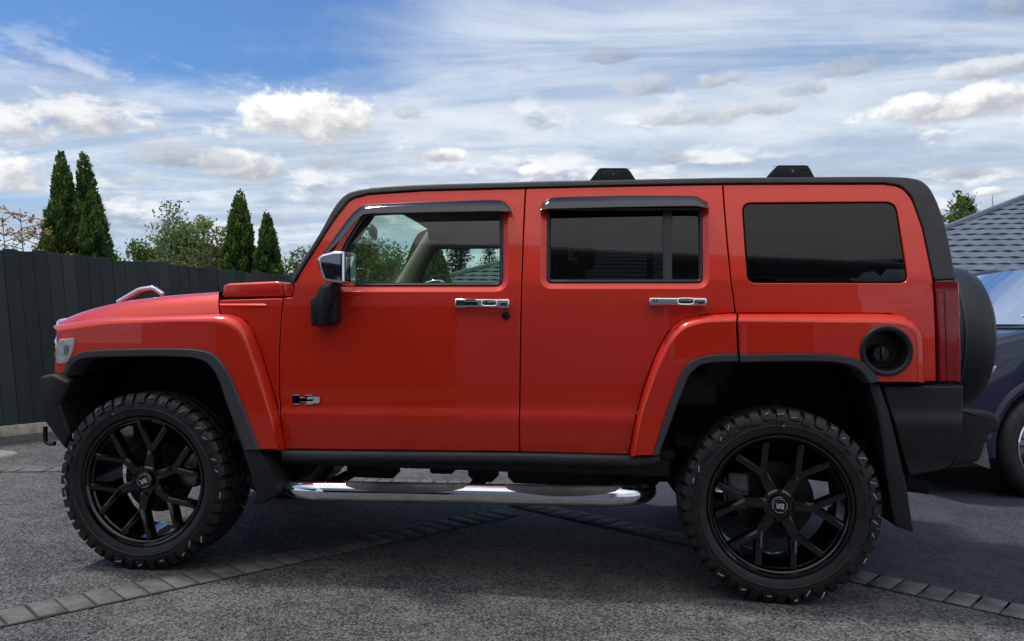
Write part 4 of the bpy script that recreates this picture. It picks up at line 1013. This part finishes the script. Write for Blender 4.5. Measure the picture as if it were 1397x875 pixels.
# roof rack feet
for (px) in ([(802.4,245.4),(817,230.2,3),(819.5,229,2),(854,229,2),(857,230.5,3),(869,243.9)], [(1044,241.6),(1060,226.5,3),(1063,225.3,2),(1100,225.2,2),(1103,226.5,3),(1113.5,241)]):
    yk = -.715; q = pz(px, yk); q[0] = (q[0][0], q[0][1]-.012); q[-1] = (q[-1][0], q[-1][1]-.012)
    g = G(); g.prism(q, 'y', yk, -.60, .006, 2); m_ = g.build('roof_rack_foot', PLAST, CAR, True, sharp=30)
    cx = sum(p[0] for p in q)/len(q); zc = min(p[1] for p in q)+.037; g = G(); g.lathe([(0,-.003),(.006,-.003),(.0075,.001)], 14, 'y', (cx, yk, zc)); g.build('screw', STEEL, m_, True)
    g = G(); g.box((q[0][0]+.03, yk-.0015, zc+.022), (q[-1][0]-.03, yk+.001, zc+.0235)); g.box((cx+.02, yk-.0015, zc+.004), (q[-1][0]-.02, yk+.001, zc+.0055)); g.build('foot_ribs', PLASTD, m_, True)
# H3 badge on the front door
be = Matrix.Identity(4)
def badge_poly(g, pts, d0, d1, bev=.0008):
    q = [S(380+x/13.97, 520+y/13.97) for x, y in pts]; y0 = sum(p.y for p in q)/len(q)
    g.prism([(p.x, p.z) for p in q], 'y', y0-d1, y0-d0, bev, 1)
g = G(); badge_poly(g, [(268,262),(408,262),(408,315),(510,315),(510,262),(650,262),(662,295),(780,295),(802,318),(802,405),(780,430),(660,430),(655,465),(515,465),(510,408),(410,408),(408,460),(268,460)], -.002, .003); BD = g.build('badge_backing', GLOSSB, DF)
BK = mat('badge_black', (.006,.007,.012), .25)
g = G()
for a in ([(280,262),(405,262),(405,275),(280,275)], [(290,432),(405,432),(405,448),(290,448)], [(515,264),(648,264),(648,278),(515,278)], [(515,430),(655,430),(655,450),(515,450)], [(410,312),(505,312),(505,324),(410,324)], [(410,396),(512,396),(512,402),(410,402)]):
    badge_poly(g, a, .003, .006, .0006)
# the raised 3
badge_poly(g, [(545,315),(558,302),(775,302),(790,318),(790,405),(775,424),(540,424),(528,405),(545,388),(655,384),(680,388),(684,376),(662,372),(662,352),(684,348),(682,334),(655,334),(652,346),(548,346)], .003, .007, .0008)
g.build('badge_letters', CAPM, BD)

# ------------------------------------------------------------------ wheels
def text_mesh(txt, size, M, depth=.001):
    cu = bpy.data.curves.new('t', 'FONT'); cu.body = txt; cu.size = size; cu.align_x = 'CENTER'; cu.align_y = 'CENTER'; cu.extrude = depth; cu.offset = size*.012
    o = bpy.data.objects.new('t', cu); COL.objects.link(o); dg = bpy.context.evaluated_depsgraph_get(); me = bpy.data.meshes.new_from_object(o.evaluated_get(dg))
    vs = [tuple(M @ v.co) for v in me.vertices]; fs = [tuple(p.vertices) for p in me.polygons]
    bpy.data.objects.remove(o); bpy.data.curves.remove(cu); bpy.data.meshes.remove(me); return vs, fs
RW, TW = .408, .30     # tyre radius and width; outer face at local y = -TW/2
def make_wheel(loc, rot, name='wheel'):
    # rim (spokes and barrel), axis along local y, outside towards -y
    g = G(); h = TW/2
    g.lathe([(.298,-h+.030),(.302,-h+.020),(.296,-h+.012),(.286,-h+.014),(.281,-h+.026),(.276,-h+.030),(.272,-h+.045),(.266,-h+.052),(.262,-h+.10),(.258,.0),(.262,h-.03),(.296,h-.012),(.302,h-.02)], 72)
    yd = -h+.030    # spoke face depth at the rim
    def arm(p, q, wp, wq, yp, yq, th=.045):
        p = Vector(p); q = Vector(q); t = (q-p).normalized(); n = Vector((-t.y, t.x)); bm = bmesh.new()
        c8 = []
        for pt, w_, y_ in ((p, wp, yp), (q, wq, yq)):
            for s_ in (-1, 1):
                c8.append(((pt+n*s_*w_*.36), y_)); c8.append(((pt+n*s_*w_*.5), y_+th))
        V = [bm.verts.new((c_[0].x, c_[1], c_[0].y)) for c_ in c8]      # a-,a-b,a+,a+b,b-...
        for f in ((0,2,6,4),(1,5,7,3),(0,4,5,1),(2,3,7,6),(0,1,3,2),(4,6,7,5)): bm.faces.new([V[i] for i in f])
        bmesh.ops.recalc_face_normals(bm, faces=bm.faces[:]); bmesh.ops.bevel(bm, geom=bm.edges[:], offset=.003, segments=2, profile=.5, affect='EDGES'); g.bm(bm)
    for k in range(6):
        a = R_(60*k); d = Vector((math.cos(a), math.sin(a))); nd = d*.142
        arm(d*.04, d*.150, .070, .050, yd+.0225, yd+.0205, .05)
        for s_ in (-1, 1):
            a2 = a+s_*R_(30); d2 = Vector((math.cos(a2), math.sin(a2))); off = Vector((-d2.y, d2.x))*(-s_)
            st = nd; lat = st.dot(off); L = math.sqrt(.268**2-lat**2); en = d2*L+off*lat
            arm(st-d2*.006, en, .040, .036, yd+.0215-.001*s_, yd-.002+.001*s_, .042)
    g.lathe([(0,yd+.018),(.055,yd+.016),(.066,yd+.024),(.070,yd+.07)], 36)
    rim = g.build(name, GLOSSB, CAR, sharp=32, recalc=True)
    # tyre
    g = G(); r0 = RW-.014
    g.lathe([(.296,-h+.028),(.305,-h+.010),(.325,-h+.001),(.350,-h-.002),(.372,-h+.004),(.386,-h+.014),(r0,-h+.030),(r0+.004,-.06),(r0+.005,0),(r0+.004,.06),(r0,h-.03),(.372,h-.004),(.345,h+.001),(.310,h-.008),(.296,h-.03)], 96)
    g.lathe([(.331,-h-.0005),(.334,-h-.004),(.338,-h-.004),(.341,-h-.0008)], 96)
    nl = 44
    def lug(r_in, r_out, y0, y1, a0, a1, sk):
        """block on the tread: between angles a0..a1 (skewed by sk along y), y0..y1"""
        bm = bmesh.new(); V = []
        for (yy, s_) in ((y0, 0), (y1, sk)):
            for (aa) in (a0, a1):
                for rr in (r_in, r_out):
                    ins = .006 if rr == r_out else 0; am = (a0+a1)/2; ae = am+(aa-am)*(1-ins*2.2)
                    V.append(bm.verts.new((rr*math.cos(ae+s_), yy, rr*math.sin(ae+s_))))
        for f in ((0,1,3,2),(4,6,7,5),(0,4,5,1),(2,3,7,6),(1,5,7,3),(0,2,6,4)): bm.faces.new([V[i] for i in f])
        bmesh.ops.recalc_face_normals(bm, faces=bm.faces[:]); bmesh.ops.bevel(bm, geom=bm.edges[:], offset=.0018, segments=1, affect='EDGES'); g.bm(bm)
    pitch = 2*math.pi/nl
    for i in range(nl):
        a = i*pitch; j = i % 2
        for s_ in (-1, 1):
            ph = a + (pitch*.5 if s_ > 0 else 0)
            ya, yb2 = (-h+.030, -.062)
            lug(r0-.012, RW, *(sorted((s_*abs(ya), s_*abs(yb2)))), ph+pitch*.10, ph+pitch*(.86-.1*j), .03*s_)
            lug(r0-.012, RW-.001, *(sorted((s_*.056, s_*.008))), ph+pitch*.3, ph+pitch*1.12, .05*s_)
        # shoulder and sidewall lugs: wrap over the outer corner
        for s_ in (-1, 1):
            ph = a + (pitch*.5 if s_ > 0 else 0); w = .74-.12*j; rl = .356 if j else .366
            bm = bmesh.new(); ring = []
            for aa in (ph+pitch*.10, ph+pitch*(.10+w)):
                sec = [(RW, h-.028), (RW-.004, h-.013), (RW-.013, h-.004), (.382, h+.004), (rl, h+.0075), (rl-.004, h-.004), (.384, h-.03), (RW-.02, h-.04)]
                ring.append([bm.verts.new((r_*math.cos(aa+(.012 if r_ < .37 else 0)*(1 if j else -1)), s_*y_, r_*math.sin(aa+(.012 if r_ < .37 else 0)*(1 if j else -1)))) for r_, y_ in sec])
            m_ = len(ring[0])
            for q in range(m_): bm.faces.new([ring[0][q], ring[0][(q+1) % m_], ring[1][(q+1) % m_], ring[1][q]])
            bm.faces.new(ring[0]); bm.faces.new(list(reversed(ring[1])))
            bmesh.ops.recalc_face_normals(bm, faces=bm.faces[:]); g.bm(bm)
    tyre = g.build('tyre', RUB, rim, sharp=28, recalc=True)
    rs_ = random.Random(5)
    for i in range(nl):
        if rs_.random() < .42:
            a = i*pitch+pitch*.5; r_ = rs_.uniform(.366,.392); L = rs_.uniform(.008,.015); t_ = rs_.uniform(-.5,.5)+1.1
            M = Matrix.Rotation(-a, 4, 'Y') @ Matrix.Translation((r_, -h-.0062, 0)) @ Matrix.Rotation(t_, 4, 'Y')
            g = G(); g.box((-L,-.0022,-.0022),(L,.004,.0022), .0008, 1, M); g.build('lug_glint', GLINT, tyre)  # glints of light put in as small pale bars on the sidewall lugs
    g = G(); g.lathe([(0,0),(.0032,0),(.0034,.002)], 12, 'y', (.337*math.cos(R_(-88)), -h-.006, .337*math.sin(R_(-88)))); g.build('paint_dot', YEL, tyre)
    # hub cap with ring and monogram, lug nuts, disc
    g = G(); g.lathe([(0,yd-.006),(.034,yd-.005),(.038,yd-.001),(.039,yd+.02)], 36); cap = g.build('center_cap', GLOSSB, rim, sharp=40, recalc=True)
    Mt = Matrix.Translation((0,yd-.0068,0)) @ Matrix.Rotation(R_(90),4,'X')
    vs, fs = text_mesh('BR', .030, Mt, .0006); g = G(); g.add(vs, fs)
    for a0 in (40, 130, 220, 310):
        g.loft([[(r_*math.cos(t), yd-.0068, r_*math.sin(t)) for t in np.linspace(R_(a0+8), R_(a0+82), 12)] for r_ in (.0285,.0300)])
    g.build('monogram', CAPM, cap, smooth=False)
    for k in range(6):
        a = R_(60*k+30); g = G(); g.lathe([(0,yd+.010),(.009,yd+.010),(.011,yd+.014),(.011,yd+.05)], 6, 'y', (.057*math.cos(a)*1.05, 0, .057*math.sin(a)*1.05))
        g.build('lug_nut', GLOSSB, rim, sharp=25)
    g = G(); g.lathe([(.05,-.005),(.165,-.005),(.168,0),(.168,.018),(.165,.022),(.05,.022)], 48, close=True); g.lathe([(.0,-.035),(.075,-.035),(.085,-.02),(.085,.10)], 32); g.build('brake_disc', mat('dark_iron', (.035,.034,.034), .5, .8, var=.3, vscale=12), rim, sharp=30, recalc=True)
    rim.location = loc; rim.rotation_euler = rot; return rim
def copy_tree(o, parent):
    c_ = o.copy(); COL.objects.link(c_); c_.parent = parent
    for ch in list(o.children): copy_tree(ch, c_)
    return c_
WY = .785
wr = make_wheel((1.421,-WY,RW-.003), (0, R_(-180+3), 0))
for (x, s_, a, st) in ((-1.421,-1,R_(158),0), (-1.421,1,R_(20),0), (1.421,1,R_(50),0)):
    w_ = copy_tree(wr, CAR); w_.location = (x, s_*WY, RW-.003)
    w_.rotation_mode = 'XYZ'; w_.rotation_euler = (Matrix.Rotation(R_(180) if s_ > 0 else 0, 3, 'Z') @ Matrix.Rotation(a, 3, 'Y')).to_euler()
# calipers stay with the car
for x in (-1.271, 1.271):
    g = G(); g.box((x-.05,-.80,.36), (x+.05,-.70,.52), .015, 2); g.build('brake_caliper', STEEL, CAR, True)
# spare wheel in its hard cover on the tailgate
pa = on_y(1338,364,-.05); zc = (on_y(1350,364,-.05).z+on_y(1350,560,-.05).z)/2; rs = (on_y(1350,361,-.05).z-on_y(1350,562,-.05).z)/2; xs0 = xr-.02; xs1 = on_y(1366,470,-.36).x+.012
g = G(); dx_ = xs1-xs0
g.lathe([(rs*.93,0),(rs,.02),(rs*1.0,dx_*.45),(rs*.99,dx_*.66),(rs*.965,dx_*.82),(rs*.91,dx_*.93),(rs*.82,dx_*.985),(rs*.6,dx_),(0,dx_)], 72, 'x', (xs0, .0, zc)); SPC = g.build('spare_wheel_cover', mat('cover_vinyl', (.009,.010,.012), .42, var=.2, vscale=6, bump=.5, bscale=300), CAR, sharp=40, recalc=True)
g = G(); g.lathe([(rs*1.004,dx_*.60),(rs*1.008,dx_*.615),(rs*1.002,dx_*.63)], 72, 'x', (xs0, .0, zc)); g.build('cover_band', SEAL, SPC)
g = G(); g.box((xr-.04,-.12,zc-.12), (xs0+.06,.12,zc+.12), .02, 2); g.build('spare_carrier', PLASTD, CAR)

# ------------------------------------------------------------------ blue car parked beyond
pw = on_z(1409, 677); BR_ = R_(20)
BL = 4.35; bw = .90
# local frame: x forward(-) so that front is at -x, wheel at (-1.30, -bw+.10)
ML = Matrix.Rotation(BR_, 3, 'Z'); o_ = ML @ Vector((-1.30, -.80, 0))
BC = empty('blue_car', (pw.x-o_.x, pw.y-o_.y, 0), BR_); tag(BC, 'shiny dark blue car partly hidden behind the spare wheel cover at the right edge', 'car')
def arc(cx, cz, r, a0, a1, n=14): return [(cx+r*math.cos(R_(a0+(a1-a0)*i/n)), cz+r*math.sin(R_(a0+(a1-a0)*i/n))) for i in range(n+1)]
side = [(-2.12,.30),(-2.16,.55),(-2.12,.82),(-2.00,.97),(-1.75,1.10),(-1.45,1.17),(-1.15,1.205),(.6,1.22),(1.7,1.20),(2.12,1.05),(2.18,.7),(2.12,.32)]
side += arc(1.33,.37,.42,0,180) if False else [(1.75,.30)]+arc(1.33,.36,.42,0,180,16)+[(.88,.26),(-.85,.26)]+arc(-1.30,.36,.42,0,180,16)
g = G(); bm = bmesh.new(); rows = []
inset = [(-bw+.10,.985,.02),(-bw+.04,.996,.008),(-bw+.01,1.0,0),(-bw,1.0,0)]
g.prism(side, 'y', -bw, bw, .07, 5); BBd = g.build('body', BLUE, BC, sharp=32)
g = G()   # flared wheel arches
for xc in (-1.30, 1.33):
    for s_ in (-1, 1):
        g = G(); A = [arc(xc,.36,r_,-8,188,24) for r_ in (.405,.43,.47,.52)]; ys_ = (.885,.915,.912,.875)
        g.loft([[(p[0], s_*y_, p[1]) for p in row] for row, y_ in zip(A, ys_)]); g.build('wheel_arch', BLUE, BBd, sharp=60, recalc=True)
gh = [(-1.24,1.215),(-.50,1.655),(-.25,1.70),(.9,1.725),(1.75,1.67),(2.02,1.19)]
g = G(); bm = bmesh.new()
n = len(gh)
for s_ in (-1,1):
    pass
rows = []
for w in np.linspace(-1,1,9):
    row = []
    for (x, z) in gh: half = .775-.15*(z-1.19)/.53; row.append((x-.10*(1-w*w)*(x < 0), w*half, z+.02*(1-w*w)*(z > 1.3)))
    rows.append(row)
bmv = G(); bmv.loft([[r[i] for i in (1,2,3,4)] for r in rows]); bmv.build('roof', BLUE, BC, sharp=50, recalc=True)
g = G(); g.loft([[r[0] for r in rows], [r[1] for r in rows]]); WS = g.build('windscreen', GWIND, BC)
g = G(); g.loft([[r[4] for r in rows], [r[5] for r in rows]]); g.build('rear_window', GTINT, BC)
for s_ in (0, 8):
    g = G(); r = rows[s_]; y_off = .004 if s_ == 8 else -.004
    k = len(g.v); g.add([(p[0], p[1]+y_off*0, p[2]) for p in r], [tuple(range(6))]); g.build('side_window', GTINT, BC, smooth=False)
    for pth, rad in (((r[0], r[1], r[2]), .035), ((r[4], r[5]), .045), ((r[1], r[2], r[3], r[4]), .03), (((.35, r[0][1], 1.2), (.42, r[3][1], 1.70)), .035)):
        g = G(); g.tube(list(pth), rad, 8); g.build('pillar', BLUE, BC, sharp=60)
g = G(); g.box((-.75,-.72,.35), (1.95,.72,1.1), .05, 1); g.box((.1,-.6,1.0),(.3,.6,1.4),.06,2); g.build('cabin', CHAR, BC)
g = G(); g.loft([[(-1.24,w*.76,1.213) for w in np.linspace(-1,1,7)], [(-1.40,w*.80,1.185) for w in np.linspace(-1,1,7)]]); g.build('wiper_cowl', PLAST, BC)
# registration label low on the windscreen
q0, q1 = rows[0], rows[1]
def ws(a, t): 
    w = -1+2*a; i = min(7, int(a*8)); f = a*8-i; L0 = Vector(rows[i][0]).lerp(Vector(rows[i+1][0]), f); L1 = Vector(rows[i][1]).lerp(Vector(rows[i+1][1]), f); return L0.lerp(L1, t)+Vector((-.006,0,.006))
LAB = mat('pale_green_label', (.45,.62,.58), .5); LABB = mat('label_print', (.12,.32,.40), .5)
g = G(); g.add([ws(.115,.13), ws(.055,.13), ws(.055,.30), ws(.115,.30)], [(0,1,2,3)]); lb = g.build('windscreen_label', LAB, WS, smooth=False)
g = G(); g.add([ws(.112,.15)+Vector((-.002,0,.002)), ws(.058,.15)+Vector((-.002,0,.002)), ws(.058,.20)+Vector((-.002,0,.002)), ws(.112,.20)+Vector((-.002,0,.002))], [(0,1,2,3)]); g.build('label_band', LABB, lb, smooth=False)
for s_ in (-1, 1):
    g = G(); q = [(-2.13,.62),(-2.10,.80),(-1.90,.90),(-1.70,.93),(-1.78,.82),(-1.98,.68)]
    g.prism(q, 'y', s_*.80, s_*.915, .02, 3); g.build('headlight', LENS_C, BC)
    g = G(); g.box((-.85,s_*.93-.07,1.2),(-.72,s_*.93+.07,1.33),.03,3); g.build('door_mirror', BLUE, BC)
g = G(); g.box((-2.19,-.55,.42),(-2.10,.55,.72),.02,2); g.build('grille', PLASTD, BC)
def alloy(x, s_, rt_=.365):
    g = G(); g.lathe([(.235,-.10),(.242,-.112),(.232,-.116),(.222,-.10),(.215,-.05),(.212,.09)], 48)
    for k in range(5):
        a = R_(72*k+20)
        for d_ in (-.13,.13):
            p = Vector((.05*math.cos(a), .05*math.sin(a))); q = Vector((.228*math.cos(a+d_), .228*math.sin(a+d_))); t = (q-p).normalized(); n_ = Vector((-t.y,t.x))
            bm = bmesh.new(); V = []
            for pt, w_, y_ in ((p,.024,-.085),(q,.018,-.105)):
                for u_ in (-1,1):
                    for dy in (0,.03): c_ = pt+n_*u_*w_; V.append(bm.verts.new((c_.x, y_+dy, c_.y)))
            for f in ((0,1,3,2),(4,6,7,5),(0,4,5,1),(2,3,7,6),(0,2,6,4),(1,5,7,3)): bm.faces.new([V[i] for i in f])
            bmesh.ops.recalc_face_normals(bm, faces=bm.faces[:]); bmesh.ops.bevel(bm, geom=bm.edges[:], offset=.003, segments=2, affect='EDGES'); g.bm(bm)
    g.lathe([(0,-.10),(.04,-.10),(.055,-.085),(.06,-.04)], 24)
    w = g.build('wheel', CHROME, BC, sharp=35, recalc=True)
    g = G(); g.lathe([(.236,-.10),(.255,-.118),(.30,-.122),(.335,-.112),(rt_-.012,-.09),(rt_,-.07)]+[(rt_-(.008 if q % 2 else 0), -.06+.02*q*.5) for q in range(13)]+[(rt_,.07),(.33,.11),(.25,.11)], 64); g.build('tyre', RUB, w, recalc=True)
    g = G(); g.lathe([(.0,-.02),(.15,-.02),(.15,0),(0,0)], 32); g.build('brake_disc', STEEL, w)
    w.location = (x, s_*.80, rt_); w.rotation_euler = (0,0,R_(180) if s_ > 0 else 0)
for x in (-1.30, 1.33):
    for s_ in (-1, 1): alloy(x, s_)
g = G()
for x in (-1.30,1.33): g.box((x-.44,-.62,.25),(x+.44,.62,.80),.02,1)
g.box((-2.0,-.8,.2),(2.0,.8,.3),.02,1); g.build('underbody', PLASTD, BC)
